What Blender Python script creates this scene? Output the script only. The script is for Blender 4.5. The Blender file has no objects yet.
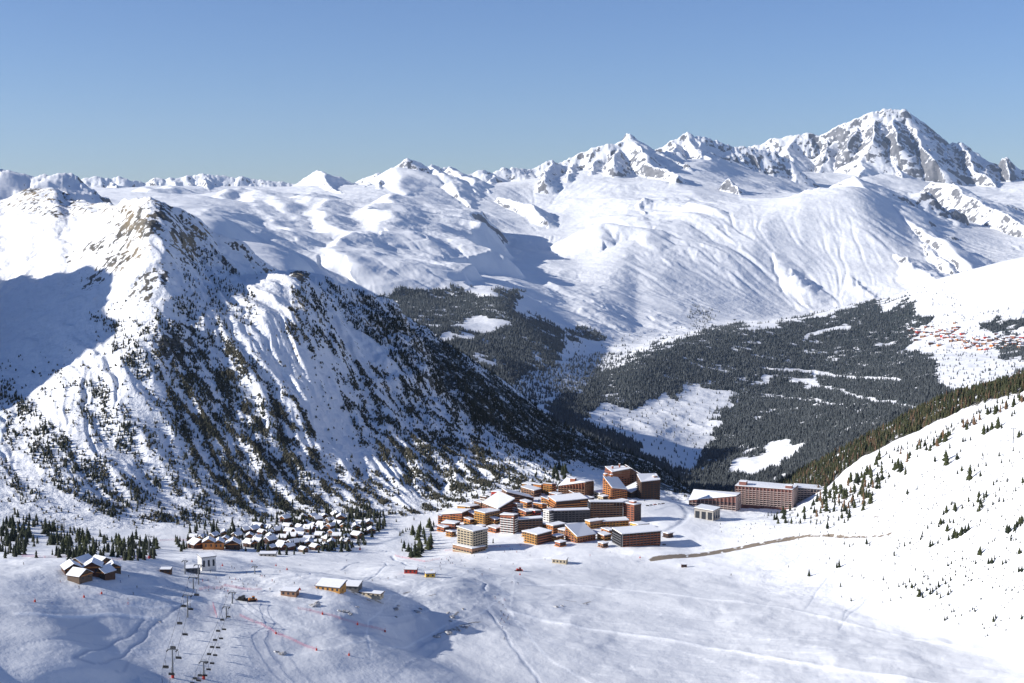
import bpy, bmesh, math, random
import numpy as np
from mathutils import Vector, Matrix
random.seed(7)
rng = np.random.default_rng(11)
SC = bpy.context.scene
COL = SC.collection
R = math.radians

# ---------------------------------------------------------------- camera
F = 1400.0
PITCH = math.atan((341.5 - 210.0) / F)
cam_d = bpy.data.cameras.new('camera')
cam_d.sensor_width = 36.0
cam_d.lens = F / 1024.0 * 36.0
cam_d.clip_start = 1.0
cam_d.clip_end = 120000.0
cam = bpy.data.objects.new('camera', cam_d)
cam.rotation_euler = (R(90) - PITCH, 0, 0)
COL.objects.link(cam)
SC.camera = cam

def ray(px, py):
    """sight direction of the photograph, used as a surveyor would: with a distance it gives a place"""
    x = px - 512.0
    y = -(py - 341.5)
    c, s = math.cos(PITCH), math.sin(PITCH)
    return np.array([x, F * c + y * s, -F * s + y * c])

def pt(px, py, r):
    d = ray(px, py)
    h = math.hypot(d[0], d[1])
    return d * (r / h)

def theta_of(px, py=341.5):
    d = ray(px, py)
    return math.atan2(d[0], d[1])

# ---------------------------------------------------------------- noise
def _hash(ix, iy, seed):
    h = (ix.astype(np.int64) * 374761393 + iy.astype(np.int64) * 668265263 + seed * 974634777) & 0xFFFFFFFF
    h = ((h ^ (h >> 13)) * 1274126177) & 0xFFFFFFFF
    h = h ^ (h >> 16)
    return h

def gnoise(x, y, seed=0):
    xi = np.floor(x); yi = np.floor(y)
    fx = (x - xi).astype(np.float32); fy = (y - yi).astype(np.float32)
    xi = xi.astype(np.int64); yi = yi.astype(np.int64)
    u = fx * fx * fx * (fx * (fx * 6 - 15) + 10)
    v = fy * fy * fy * (fy * (fy * 6 - 15) + 10)
    def g(a, b, dx, dy):
        h = _hash(a, b, seed) & 1023
        ang = h.astype(np.float32) * np.float32(2 * math.pi / 1024)
        return np.cos(ang) * dx + np.sin(ang) * dy
    n00 = g(xi, yi, fx, fy); n10 = g(xi + 1, yi, fx - 1, fy)
    n01 = g(xi, yi + 1, fx, fy - 1); n11 = g(xi + 1, yi + 1, fx - 1, fy - 1)
    a = n00 + u * (n10 - n00); b = n01 + u * (n11 - n01)
    return (a + v * (b - a)) * 1.5

def fbm(x, y, octs=5, seed=0, gain=0.5, ridged=False):
    s = 0; a = 1.0; t = 0.0
    for o in range(octs):
        n = gnoise(x, y, seed + o * 17)
        if ridged:
            n = 1.0 - 2.0 * np.abs(n)
        s = s + a * n; t += a
        a *= gain
        x = x * 1.93 + 13.7; y = y * 1.93 - 7.1
        x, y = x * 0.8 - y * 0.6, x * 0.6 + y * 0.8
    return s / t

# ---------------------------------------------------------------- terrain grid (a fan of rows by distance)
th_in = np.linspace(-R(21.6), R(21.6), 1080)
th_l = -R(21.6) - np.cumsum(np.linspace(R(.06), R(1.1), 52))
th_r = R(21.6) + np.cumsum(np.linspace(R(.06), R(1.1), 52))
TH = np.concatenate([th_l[::-1], th_in, th_r])
segs = [(300, 840, 14), (840, 1800, 3.3), (1800, 3200, 4.5), (3200, 8000, 24), (8000, 14500, 21), (14500, 24500, 32), (24500, 34500, 36), (34500, 40000, 400)]
RR = []
for a, b, d in segs:
    n = int((b - a) / d)
    RR.append(np.linspace(a, b, n, endpoint=False))
RR = np.concatenate(RR + [np.array([40000.0])])
NC, NR = len(TH), len(RR)
print('grid', NC, NR, NC * NR)

def P(px, py, r, amp=None):
    p = pt(px, py, r)
    return (math.atan2(p[0], p[1]), r, p[2])
def Z(px, z, r):
    return (theta_of(px), r, z)

def pchip_eval(xk, yk, x):
    """monotone cubic through knots (1-D)"""
    h = np.diff(xk); d = np.diff(yk) / h
    m = np.zeros_like(yk)
    w1 = 2 * h[1:] + h[:-1]; w2 = h[1:] + 2 * h[:-1]
    ok = (d[:-1] * d[1:]) > 0
    with np.errstate(divide='ignore', invalid='ignore'):
        mm = (w1 + w2) / (w1 / d[:-1] + w2 / d[1:])
    m[1:-1] = np.where(ok, mm, 0)
    m[0] = d[0]; m[-1] = d[-1]
    i = np.clip(np.searchsorted(xk, x) - 1, 0, len(xk) - 2)
    t = np.clip((x - xk[i]) / h[i], 0, 1)
    t2 = t * t; t3 = t2 * t
    return (2 * t3 - 3 * t2 + 1) * yk[i] + (t3 - 2 * t2 + t) * h[i] * m[i] + (-2 * t3 + 3 * t2) * yk[i + 1] + (t3 - t2) * h[i] * m[i + 1]

# curves: (points, roughness in metres)
curves = [
 ([Z(-900,-330,290), Z(1900,-330,290)], 0),
 ([Z(-900,-345,600), Z(0,-345,600), Z(1024,-335,600), Z(1900,-250,600)], 2),
 ([Z(-900,-262,860), Z(-300,-268,840), P(0,697,880), P(256,703,945), P(512,706,1000), P(760,716,1040), P(1024,712,1070), P(1500,640,950), P(1900,500,950)], 5),
 ([Z(-900,-272,1100), Z(-300,-278,1080), P(0,588,1140), P(256,596,1250), P(512,602,1330), P(700,608,1365), P(850,620,1320), P(940,638,1275), P(1024,653,1230), P(1200,660,1200), P(1900,400,1000)], 5),
 ([Z(-900,-290,1400), Z(-300,-306,1400), P(0,551,1450), P(200,553,1540), P(380,549,1640), P(430,550,1640), P(560,551,1620), P(640,560,1590), P(720,560,1580), P(800,568,1520), P(850,564,1490), P(930,560,1400), P(1024,545,1330), P(1200,450,1250), P(1900,250,1200)], 3),
 ([P(-900,480,1850), P(-300,500,1800), P(0,529,1700), P(100,530,1720), P(200,528,1750), P(300,524,1790), P(370,520,1800), P(430,516,1830), P(500,500,1870), P(560,496,1900), P(640,498,1900), P(670,505,1880), P(700,521,1800), P(780,530,1690), P(850,514,1700), P(930,492,1600), P(1024,462,1500), P(1200,360,1500), P(1900,150,1500)], 3),
 ([P(-900,120,2600), P(-300,250,2400), P(0,400,2150), P(100,340,2200), P(160,300,2250), P(230,287,2380), P(290,276,2450), P(360,335,2430), P(430,388,2390), P(520,443,2350), P(580,475,2250), P(610,490,2120), P(640,492,2080), P(680,503,2040), P(720,506,1990), P(780,513,1940), P(820,497,1950), P(850,474,2000), P(900,444,2000), P(950,420,1950), P(1024,396,1850), P(1200,300,1850), P(1900,50,1900)], 14),
 ([P(-900,0,3900), P(-300,120,3700), P(0,200,3350), P(29,189,3300), P(53,189,3200), P(70,201,3100), P(97,204,2900), P(120,206,2750), P(152,200,2600), P(164,202,2600), P(176,212,2610), P(193,231,2630), P(214,252,2660), P(240,266,2700), P(260,272,2720), P(300,273,2750), P(315,275,2760), P(350,293,2800), P(400,317,2850), P(430,336,2900), P(480,367,2950), P(520,396,3000), P(560,426,3050), P(600,444,3080), P(650,463,3100), P(680,483,3050), P(700,500,2950), P(730,505,2850), P(765,492,2800), P(800,472,2800), P(850,447,2800), P(900,422,2800), P(950,396,2700), P(1024,377,2600), P(1200,290,2600), P(1900,50,2700)], 4),
 ([Z(-900,300,4700), Z(-300,150,4500), Z(0,-60,4000), P(200,258,3500), P(300,275,3500), Z(320,-300,3700), Z(400,-650,3900), Z(500,-900,4200), Z(600,-1050,4400), Z(700,-950,4300), Z(800,-900,4200), Z(1024,-850,4100), Z(1900,-500,4200)], 25),
 ([Z(-900,200,5500), Z(-300,60,5200), P(0,232,4600), P(200,242,4500), P(250,242,4600), P(300,256,4600), P(320,275,4700), Z(380,-1000,5500), Z(500,-1250,5500), P(640,492,5500), P(700,489,5600), P(760,491,5500), Z(850,-1200,5400), Z(1900,-1100,5500)], 25),
 ([Z(-900,-500,7000), Z(0,-800,7000), Z(200,-1100,6800), Z(300,-1250,7000), Z(400,-1300,7300), P(480,392,7400), P(540,414,7000), P(600,438,6900), P(640,457,6900), P(700,479,6900), P(760,477,6700), P(850,445,6600), P(1024,392,6500), P(1900,330,6500)], 20),
 ([Z(-900,-300,9500), Z(0,-400,9300), Z(200,-600,9000), Z(300,-900,9300), P(400,320,10000), P(480,345,9500), P(540,388,8600), P(600,412,8300), P(700,410,8900), P(800,387,9800), P(900,356,10700), P(1024,342,10500), P(1900,250,10500)], 55),
 ([P(-900,150,11000), P(0,226,11000), P(200,228,11000), P(300,280,11500), P(400,290,12000), P(490,291,11500), P(530,325,10600), P(565,357,10000), P(600,376,9700), P(650,352,10300), P(700,336,11200), P(800,319,12500), P(850,306,13200), P(880,300,13400), P(940,279,13500), P(1024,257,13500), P(1900,150,13500)], 18),
 ([P(-900,150,12500), P(0,215,12800), P(200,212,13000), P(300,245,13300), P(400,268,13300), P(500,281,12900), P(545,304,12200), P(590,326,11800), P(650,336,12100), P(700,330,12900), Z(800,-1100,14600), Z(900,-1000,14900), Z(1024,-850,15000), Z(1900,-700,15000)], 70),
 ([P(-900,120,15500), P(0,200,15500), P(150,195,15500), P(300,208,16200), P(405,214,16200), P(470,238,16200), P(500,255,16200), P(570,252,16400), P(620,231,17000), P(680,213,18000), P(750,206,18500), P(850,186,19500), P(920,219,19300), P(1024,243,19300), P(1900,243,19300)], 95),
 ([P(-900,120,18000), P(0,200,17500), P(150,193,17500), P(300,202,18000), P(405,196,18200), P(470,210,18500), P(520,212,19000), P(620,185,20500), P(680,182,21000), P(750,188,22000), P(850,204,24000), P(920,208,25000), P(1024,212,25000), P(1900,220,25000)], 130),
 ([P(-900,172,20500), P(0,188,20500), P(400,184,20500), P(500,182,21500), P(620,165,23000), P(700,160,24500), P(760,168,29000), P(820,172,30500), P(890,174,30000), P(960,184,31000), P(1024,182,31500), P(1900,200,31500)], 60),
 ([Z(-900,-500,34000), Z(400,-500,33800), Z(1900,-500,34500)], 60),
 ([Z(-900,-1500,41000), Z(1900,-1500,41000)], 20),
]
KR = np.zeros((len(curves), NC)); KZ = np.zeros((len(curves), NC)); KA = np.zeros(len(curves))
for i, (c, amp) in enumerate(curves):
    c = sorted(c)
    t = np.array([q[0] for q in c]); r = np.array([q[1] for q in c]); z = np.array([q[2] for q in c])
    KR[i] = np.interp(TH, t, r) if len(c) < 3 else pchip_eval(t, r, TH)
    KZ[i] = np.interp(TH, t, z) if len(c) < 3 else pchip_eval(t, z, TH)
    KA[i] = amp
def smooth_cols(A, n):
    k = np.exp(-np.linspace(-2, 2, 2 * n + 1) ** 2); k /= k.sum()
    return np.convolve(np.pad(A, n, mode='edge'), k, mode='valid')
for i in range(len(curves)):
    n = [60, 60, 60, 60, 40, 18, 10, 0, 25, 30, 30, 20, 8, 20, 20, 20, 8, 60, 60][i]
    if n:
        KR[i] = smooth_cols(KR[i], n); KZ[i] = smooth_cols(KZ[i], n)
for i in range(1, len(curves)):
    KR[i] = np.maximum(KR[i], KR[i - 1] + 40)
H = np.zeros((NR, NC), np.float64); AMP = np.zeros((NR, NC), np.float32)
for j in range(NC):
    H[:, j] = pchip_eval(KR[:, j], KZ[:, j], RR)
    AMP[:, j] = np.interp(RR, KR[:, j], KA)
def blur_t(A, n):
    k = np.exp(-np.linspace(-2.2, 2.2, 2 * n + 1) ** 2); k /= k.sum()
    Ap = np.pad(A, ((0, 0), (n, n)), mode='edge')
    return sum(k[q] * Ap[:, q:q + A.shape[1]] for q in range(2 * n + 1))
ir = np.searchsorted(RR, 1950)
H[:ir] = blur_t(H[:ir], 22); H[ir:] = blur_t(H[ir:], 7)
RG, TG = np.meshgrid(RR, TH, indexing='ij')
X = RG * np.sin(TG); Y = RG * np.cos(TG)
def curve_r(i):
    return KR[i]

# ---------------------------------------------------------------- ridges as tents with ribs
def poly3(points):
    return [pt(*p) for p in points]
def add_ridge(points, sl=0.7, sr=0.7, rib=0.25, lam=400.0, width=3000.0, warp=0.25, seed=0, rnd=30.0, endfall=0.8, blend=0.0, conc=0.0, rough=0.0):
    """sl / sr: fall of the left and right flank"""
    global H
    pts = np.array(poly3(points))
    rr = np.hypot(pts[:, 0], pts[:, 1])
    i0, i1 = np.searchsorted(RR, [rr.min() - width, rr.max() + width])
    if i0 >= i1: return
    tt = np.arctan2(pts[:, 0], pts[:, 1])
    dth = width / rr.min()
    j0, j1 = np.searchsorted(TH, [tt.min() - dth, tt.max() + dth])
    x = X[i0:i1, j0:j1]; y = Y[i0:i1, j0:j1]
    wl = lam * 1.6
    wx = fbm(x / wl, y / wl, 3, seed + 5) * wl * warp; wy = fbm(x / wl + 31, y / wl + 9, 3, seed + 6) * wl * warp
    x = x + wx; y = y + wy
    best = np.full(x.shape, -1e9); 
    s0 = 0.0
    for a, b in zip(pts[:-1], pts[1:]):
        ab = b[:2] - a[:2]; L = math.hypot(*ab)
        if L < 1e-3: continue
        ux, uy = ab / L
        dx = x - a[0]; dy = y - a[1]
        t = dx * ux + dy * uy
        tc = np.clip(t, 0, L)
        over = np.abs(t - tc)
        side = dx * uy - dy * ux       # >0: to the right of the direction of travel
        lat = np.abs(side)
        dist = np.hypot(lat, over)
        dist = np.sqrt(dist * dist + rnd * rnd) - rnd
        k = 1.0 + rib * fbm((s0 + tc) / lam, dist / (lam * 4) + seed, 4, seed, 0.6, True)
        sl_ = np.where(side > 0, sr, sl)
        fall = sl_ * dist * k
        if conc: fall = fall / (1 + conc * dist / width)
        h = a[2] + (b[2] - a[2]) * tc / L - fall - over * endfall * 0.2
        h = h - np.maximum(dist - width * .55, 0) * 1.0
        if rough: h = h + rough * fbm((s0 + tc) / (lam * .45), dist / (lam * .6) + 3.3, 4, seed + 70, .6, True) - rough * .3
        best = np.maximum(best, h)
        s0 += L
    Hs = H[i0:i1, j0:j1]
    if blend > 0:
        d = best - Hs
        H[i0:i1, j0:j1] = np.where(d > blend, best, np.where(d < -blend, Hs, Hs + (d + blend) ** 2 / (4 * blend)))
    else:
        H[i0:i1, j0:j1] = np.maximum(Hs, best)

def rid(seq, r0, r1=None):
    n = len(seq)
    if r1 is None: r1 = r0
    return [(p[0], p[1], r0 + (r1 - r0) * i / max(1, n - 1)) for i, p in enumerate(seq)]
# far skyline, traced and set at its distance
sky_left = [(-500,175),(-200,160),(-60,172),(60,180),(80,182),(85,179),(97,178),(111,179),(123,178),(135,183),(141,183),(158,179),(187,177),(205,175),(222,177),(234,179),(240,177),(252,179),(258,180),(269,181),(293,184),(304,181),(309,176),(318,171),(325,174),(334,181),(342,185),(357,183),(372,176),(386,172),(398,166),(407,159),(416,162),(427,167)]
sky_mid = [(427,167),(432,166),(442,170),(451,167),(463,174),(477,170),(492,172),(504,169),(520,169),(532,169),(544,163),(553,159),(559,162),(573,157),(600,146),(617,144),(623,139),(630,133),(635,136),(641,144),(652,151),(664,152),(680,152)]
sky_mid2 = [(640,160),(652,152),(664,145),(676,139),(687,134),(705,137),(717,141),(734,145),(749,148),(764,150),(790,160)]
sky_right = [(735,160),(749,149),(764,143),(775,139),(798,134),(816,135),(827,132),(848,123),(862,117),(871,111),(886,110),(895,111),(906,111),(912,117),(924,129),(936,135),(947,144),(962,142),(971,148),(982,160),(994,168),(999,168),(1004,159),(1012,166),(1019,171),(1026,170),(1060,185),(1200,190),(1500,200)]
add_ridge(rid(sky_left, 20800, 21000), .45, .5, .8, 600, 3200, seed=3, rnd=3, warp=.05, rough=60)
add_ridge(rid(sky_mid, 21300, 23500), .5, .55, .8, 700, 3500, seed=4, rnd=3, warp=.05, rough=60)
add_ridge(rid(sky_mid2, 25500, 26500), .6, .65, .8, 700, 3500, seed=14, rnd=5, warp=.08, rough=70)
add_ridge(rid(sky_right, 31000, 32300), .62, .72, .8, 900, 5500, seed=5, rnd=5, warp=.08, rough=90)
FR = dict(rnd=8, warp=.22, rough=35)
# spurs coming off the skyline
add_ridge([(427,167,21300),(440,176,20300),(455,190,19400),(470,208,18500)], .33, .6, 0.40, 700, 2600, seed=21, **FR)
add_ridge([(451,167,21400),(470,180,20400),(490,200,19400)], .35, .6, 0.40, 700, 2200, seed=22, **FR)
add_ridge([(500,195,19500),(525,204,19000),(552,220,18000)], .28, .6, 0.40, 700, 1800, seed=23, **FR)
add_ridge([(406,168,20500),(395,180,19500),(405,205,17500),(420,235,15500)], .3, .36, 0.50, 800, 3000, seed=24, rnd=90, warp=.22)
add_ridge([(318,171,20900),(330,185,19500),(345,196,18500)], .35, .6, 0.50, 600, 2000, seed=25, **FR)
add_ridge([(250,186,19000),(262,194,17500),(285,205,15500),(300,232,14000)], .3, .4, 0.60, 700, 2600, seed=26, rnd=90, warp=.22)
add_ridge([(150,187,18000),(175,199,15500),(205,215,12500)], .3, .4, 0.60, 700, 2600, seed=27, rnd=120, warp=.22)
add_ridge([(630,133,23200),(640,150,22300),(655,165,21500),(672,180,20500)], .5, .8, 0.60, 700, 2500, seed=28, **FR)
add_ridge([(687,134,26200),(706,160,24500),(722,180,23000)], .45, .75, 0.60, 700, 2500, seed=29, **FR)
add_ridge([(722,190,20500),(733,180,20600),(742,196,20000)], .6, .9, 0.60, 500, 1200, seed=30, **FR)
add_ridge([(600,240,16200),(612,222,16800),(640,228,16600),(665,262,15600)], .28, .5, 0.60, 600, 2400, seed=31, rnd=90, warp=.25)
add_ridge([(690,205,18300),(720,212,17800),(760,245,16800),(800,290,15600)], .28, .62, 0.70, 450, 2400, seed=32, rnd=60, warp=.22)
add_ridge([(742,196,19800),(770,205,19000),(830,250,17200),(860,290,15800)], .28, .66, 0.70, 450, 2600, seed=33, rnd=40, warp=.22)
add_ridge([(851,174,20300),(862,184,19900),(890,206,19000),(930,232,18000),(975,268,16500)], .32, .75, 0.70, 450, 2800, seed=34, rnd=25, warp=.18)
add_ridge([(800,190,20300),(830,186,20400),(851,174,20300)], .4, .5, 0.70, 450, 2200, seed=37, **FR)
add_ridge([(936,182,23500),(960,190,22800),(985,206,21800),(1024,226,20000),(1100,260,18500)], .3, .75, 0.60, 600, 2600, seed=35, **FR)
add_ridge([(560,225,18500),(548,245,17000),(530,275,15500)], .3, .55, .5, 450, 2000, seed=160, **FR)
add_ridge([(645,200,18800),(650,230,17200),(640,275,15600)], .26, .5, .5, 450, 2000, seed=161, **FR)
add_ridge([(345,205,17500),(365,235,16000),(385,262,14800)], .28, .5, .5, 450, 2000, seed=162, **FR)
add_ridge([(740,222,18200),(765,250,17000),(795,280,15800)], .28, .62, .5, 350, 1300, seed=163, **FR)
add_ridge([(785,235,18300),(830,268,16800),(868,288,15800)], .28, .66, .5, 350, 1300, seed=164, **FR)
add_ridge([(590,240,17000),(600,262,16000),(606,290,15200)], .26, .5, .5, 350, 1300, seed=165, **FR)
add_ridge([(895,215,19000),(925,245,17600),(950,270,16600)], .28, .6, .5, 350, 1300, seed=166, **FR)
add_ridge([(880,245,17500),(910,262,16600),(935,280,15800)], .25, .65, 0.70, 400, 1500, seed=36, **FR)
# knolls and spurs of the rolling high ground, left and centre
def r_of(py):
    return float(np.interp(py, [178, 185, 200, 215, 235, 255, 275], [20000, 18500, 16500, 14900, 13300, 12000, 11500]))
for k, (ln, lift_, a_, b_) in enumerate([
    ([(228,186),(218,200),(226,218)], 2, .22, .45), ([(262,190),(258,206),(276,232),(300,252)], 2.5, .2, .5), ([(306,194),(322,212),(338,236),(344,256)], 2, .2, .5),
    ([(392,196),(376,212),(380,228)], 2, .2, .42), ([(160,188),(150,198),(166,208)], 2, .24, .45)]):
    add_ridge([(x_, y_ - lift_, r_of(y_)) for x_, y_ in ln], a_, b_, .4, 600, 1700, seed=180 + k, rnd=60, warp=.35, rough=14, blend=70)
# high white massif: its inner ribs
add_ridge([(906,111,32200),(915,130,31000),(935,160,29500)], .55, .95, 0.80, 800, 2600, seed=41, **FR)
add_ridge([(886,110,32000),(880,130,30800),(862,165,29000),(850,190,27500)], .55, .6, 0.80, 800, 2600, seed=42, **FR)
add_ridge([(848,123,31800),(830,150,30500),(810,175,29200)], .5, .6, 0.80, 800, 2400, seed=43, **FR)
add_ridge([(884,146,30200),(895,158,29800),(903,180,28800)], .5, .9, 0.80, 800, 1800, seed=44, **FR)
add_ridge([(798,134,31500),(790,152,30300),(785,175,28800)], .5, .6, 0.80, 800, 2400, seed=45, **FR)
add_ridge([(962,142,32000),(975,165,30500),(995,190,29000)], .55, .8, 0.80, 700, 2200, seed=46, **FR)
add_ridge([(1004,159,31500),(1008,180,30500),(1015,195,30000)], 1.2, 1.3, 0.80, 500, 1600, seed=47, **FR)
for k, (a_, b_) in enumerate([((826,132),(822,160)), ((862,117),(848,150)), ((871,111),(872,140)), ((896,111),(898,142)), ((924,129),(930,158)), ((947,144),(955,170)), ((775,139),(770,162)), ((749,148),(745,170)), ((982,160),(985,180))]):
    add_ridge([(a_[0], a_[1] + 2, 31600 if a_[0] > 760 else 29000), ((a_[0] + b_[0]) / 2 + (-1) ** k * 3, (a_[1] + b_[1]) / 2 + 1, 30700 if a_[0] > 760 else 28300), (b_[0], b_[1], 29800 if a_[0] > 760 else 27600)], .75, .95, .8, 420, 1300, seed=120 + k, rnd=4, warp=.15, rough=60)
for k, (a_, b_, r0) in enumerate([((600,147),(590,172),23400), ((623,140),(612,165),23300), ((573,158),(566,180),22800), ((553,161),(545,182),22300), ((492,173),(486,192),21800), ((386,173),(378,190),20900), ((372,177),(362,194),20800), ((205,176),(212,196),20500), ((111,180),(118,198),20500), ((705,138),(700,160),26200), ((676,141),(668,160),25800)]):
    add_ridge([(a_[0], a_[1] + 2, r0), ((a_[0] + b_[0]) / 2 + (-1) ** k * 2, (a_[1] + b_[1]) / 2, r0 - 900), (b_[0], b_[1], r0 - 1900)], .5, .8, .8, 380, 1300, seed=140 + k, rnd=6, warp=.15, rough=40)
# nearer jagged mountain at the left edge
add_ridge([(-500,90,7600),(-200,130,7500),(-60,160,7400),(0,168,7400),(6,169,7400),(13,174,7400),(26,179,7350),(47,175,7300),(59,174,7300),(70,182,7250),(82,188,7200),(96,200,7100),(120,214,7000)], .5, .5, 0.80, 320, 1800, seed=48, **FR)
# the shoulder behind the rocky peak (lies in its shade)
# near left mountain: peak, crest, ribs
NRR = dict(warp=.3, rough=5)
add_ridge([(29,189,3300),(53,189,3200),(70,201,3100),(97,204,2900),(120,205,2750),(140,200,2640),(152,198,2600),(160,198,2590),(167,202,2590),(176,211,2600),(186,224,2610),(197,232,2630),(206,243,2640),(216,253,2650),(240,266,2700)], .62, .85, 0.35, 90, 420, seed=51, rnd=4, **NRR)
add_ridge([(155,199,2590),(158,225,2520),(150,262,2420),(165,296,2330),(190,330,2220)], .6, .95, 0.35, 80, 420, seed=52, rnd=8, **NRR)
add_ridge([(97,204,2900),(95,240,2700),(70,300,2500)], .4, .5, 0.70, 90, 400, seed=53, rnd=30, **NRR)
add_ridge([(190,330,2220),(212,390,2110)], .3, .5, 0.80, 60, 300, seed=54, rnd=25, blend=15, **NRR)
add_ridge([(240,264,2700),(270,271,2680),(296,270,2650),(303,274,2620),(330,300,2560),(372,340,2480),(430,385,2420),(480,415,2390),(530,446,2350)], .42, .75, 0.80, 80, 420, seed=55, rnd=10, **NRR)
add_ridge([(303,274,2620),(330,330,2400),(370,400,2220),(395,440,2080)], .3, .5, 0.80, 60, 260, seed=56, rnd=20, blend=15, **NRR)
add_ridge([(240,270,2600),(265,330,2400),(295,390,2230)], .25, .45, 0.80, 60, 260, seed=57, rnd=20, blend=15, **NRR)
add_ridge([(315,275,2760),(350,293,2800),(400,317,2850),(430,336,2900),(480,367,2950),(520,396,3000),(560,426,3050),(600,444,3080),(650,463,3100)], .6, .6, 0.60, 120, 500, seed=58, rnd=12, warp=.2)
# the peak beyond the left edge that shades the bowl
add_ridge([(-620,20,2900),(-420,60,2700),(-300,130,2500),(-220,200,2350)], .8, .8, 0.80, 150, 900, seed=59, rnd=15, **NRR)

# ---------------------------------------------------------------- fractal relief
PX0 = 512 + F * X / (Y * math.cos(PITCH) - H * math.sin(PITCH)); PY0 = 341.5 - F * (Y * math.sin(PITCH) + H * math.cos(PITCH)) / (Y * math.cos(PITCH) - H * math.sin(PITCH))
def soft_spot(cx, cy, ax, ay, ang=0):
    c, s_ = math.cos(R(ang)), math.sin(R(ang))
    dx = PX0 - cx; dy = PY0 - cy
    return np.exp(-(((dx * c + dy * s_) / ax) ** 2 + ((-dx * s_ + dy * c) / ay) ** 2)) * (RG < 3500)
for sp, am in [((148,225,44,22,-25), 7), ((180,240,18,22,0), 6), ((175,330,28,36,0), 10), ((300,278,16,10,0), 6), ((60,205,50,18,0), 6), ((198,228,8,8,0), 2)]:
    AMP += soft_spot(*sp) * am
AMP += np.exp(-(((PX0 - 370) / 130) ** 2 + ((PY0 - 622) / 45) ** 2)) * (RG < 1700) * (RG > 900) * 7
AMP += np.exp(-(((PX0 - 130) / 110) ** 2 + ((PY0 - 630) / 50) ** 2)) * (RG < 1700) * (RG > 800) * 3
CREST = 1 - .85 * np.exp(-((RG - KR[7][None, :]) / 130) ** 2) * np.clip(1 - np.abs(PX0 - 225) / 90, 0, 1)
AMP *= CREST
lamf = np.interp(RG, [300, 1700, 1900, 3200, 8000, 14000, 40000], [90, 110, 150, 200, 600, 800, 1500])
# piecewise bands so that the wavelength stays constant inside a band
def band(r0, r1, lam, octs, seed, k=1.0, ridged=0.6, fade=0.12, jm=None, gain=.5):
    global H
    a = max(0, np.searchsorted(RR, r0 * (1 - fade))); b = min(NR, np.searchsorted(RR, r1 * (1 + fade)) + 1)
    x = X[a:b]; y = Y[a:b]; rg = RG[a:b]
    w = np.clip((rg - r0 * (1 - fade)) / (r0 * fade * 2), 0, 1) * np.clip((r1 * (1 + fade) - rg) / (r1 * fade * 2), 0, 1)
    wx = fbm(x / lam + 5, y / lam, 2, seed + 40) * lam * .3
    n = fbm((x + wx) / lam, (y - wx) / lam, octs, seed, gain)
    if ridged: n = n * (1 - ridged) + (fbm((x + wx) / lam, y / lam, octs, seed + 9, gain, True) - .4) * ridged
    H[a:b] += n * AMP[a:b] * w * k
band(300, 1750, 160, 4, 100, 1.0, .15)
band(1850, 3200, 130, 6, 101, 1.0, .7)
band(3400, 9000, 500, 6, 102, 1.2, .5)
band(9500, 14000, 700, 6, 103, 1.2, .5)
band(14500, 21000, 2300, 6, 104, 1.25, .6, gain=.42)
band(21000, 40000, 1700, 7, 104, 1.1, .7, gain=.48)

# diagonal ribs and avalanche runnels of the near slope: they follow its fall line
a_, b_ = np.searchsorted(RR, [1780, 3200])
xx = X[a_:b_]; yy = Y[a_:b_]
fu = xx * .80 + yy * .60; fv = xx * -.60 + yy * .80
wob = fbm(xx / 160, yy / 160, 3, 301) * 40
rb = fbm((fu + wob) / 62, fv / 420, 5, 302, .55, True) - .35
wt = np.clip((RG[a_:b_] - KR[5][None, :] - 10) / 150, 0, 1) * np.clip((KR[7][None, :] + 120 - RG[a_:b_]) / 150, 0, 1) * np.clip((theta_of(640) - TG[a_:b_]) / .05, 0, 1)
H[a_:b_] += rb * wt * CREST[a_:b_] * np.interp(np.degrees(TG[a_:b_]), [-20, -15, -11, 0, 4], [6, 8, 15, 15, 6])
band(1850, 3200, 40, 4, 201, .28, .6)
band(14500, 40000, 420, 5, 204, .07, .8)
a_, b_ = np.searchsorted(RR, [13800, 22000])
xx = X[a_:b_]; yy = Y[a_:b_]
fu = xx * .86 + yy * .5; fv = xx * -.5 + yy * .86
wob = fbm(xx / 900, yy / 900, 4, 311) * 420
rb = fbm((fu + wob) / 420, fv / 3200, 6, 312, .52, True) - .35
H[a_:b_] += rb * 27 * np.clip((RG[a_:b_] - 13800) / 1200, 0, 1) * np.clip((20500 - RG[a_:b_]) / 1500, 0, 1) * np.clip((TG[a_:b_] - theta_of(540)) / .06, .25, 1) * np.clip(.6 + fbm(xx / 1500, yy / 1500, 2, 313) * 1.5, .1, 1.3)

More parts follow.
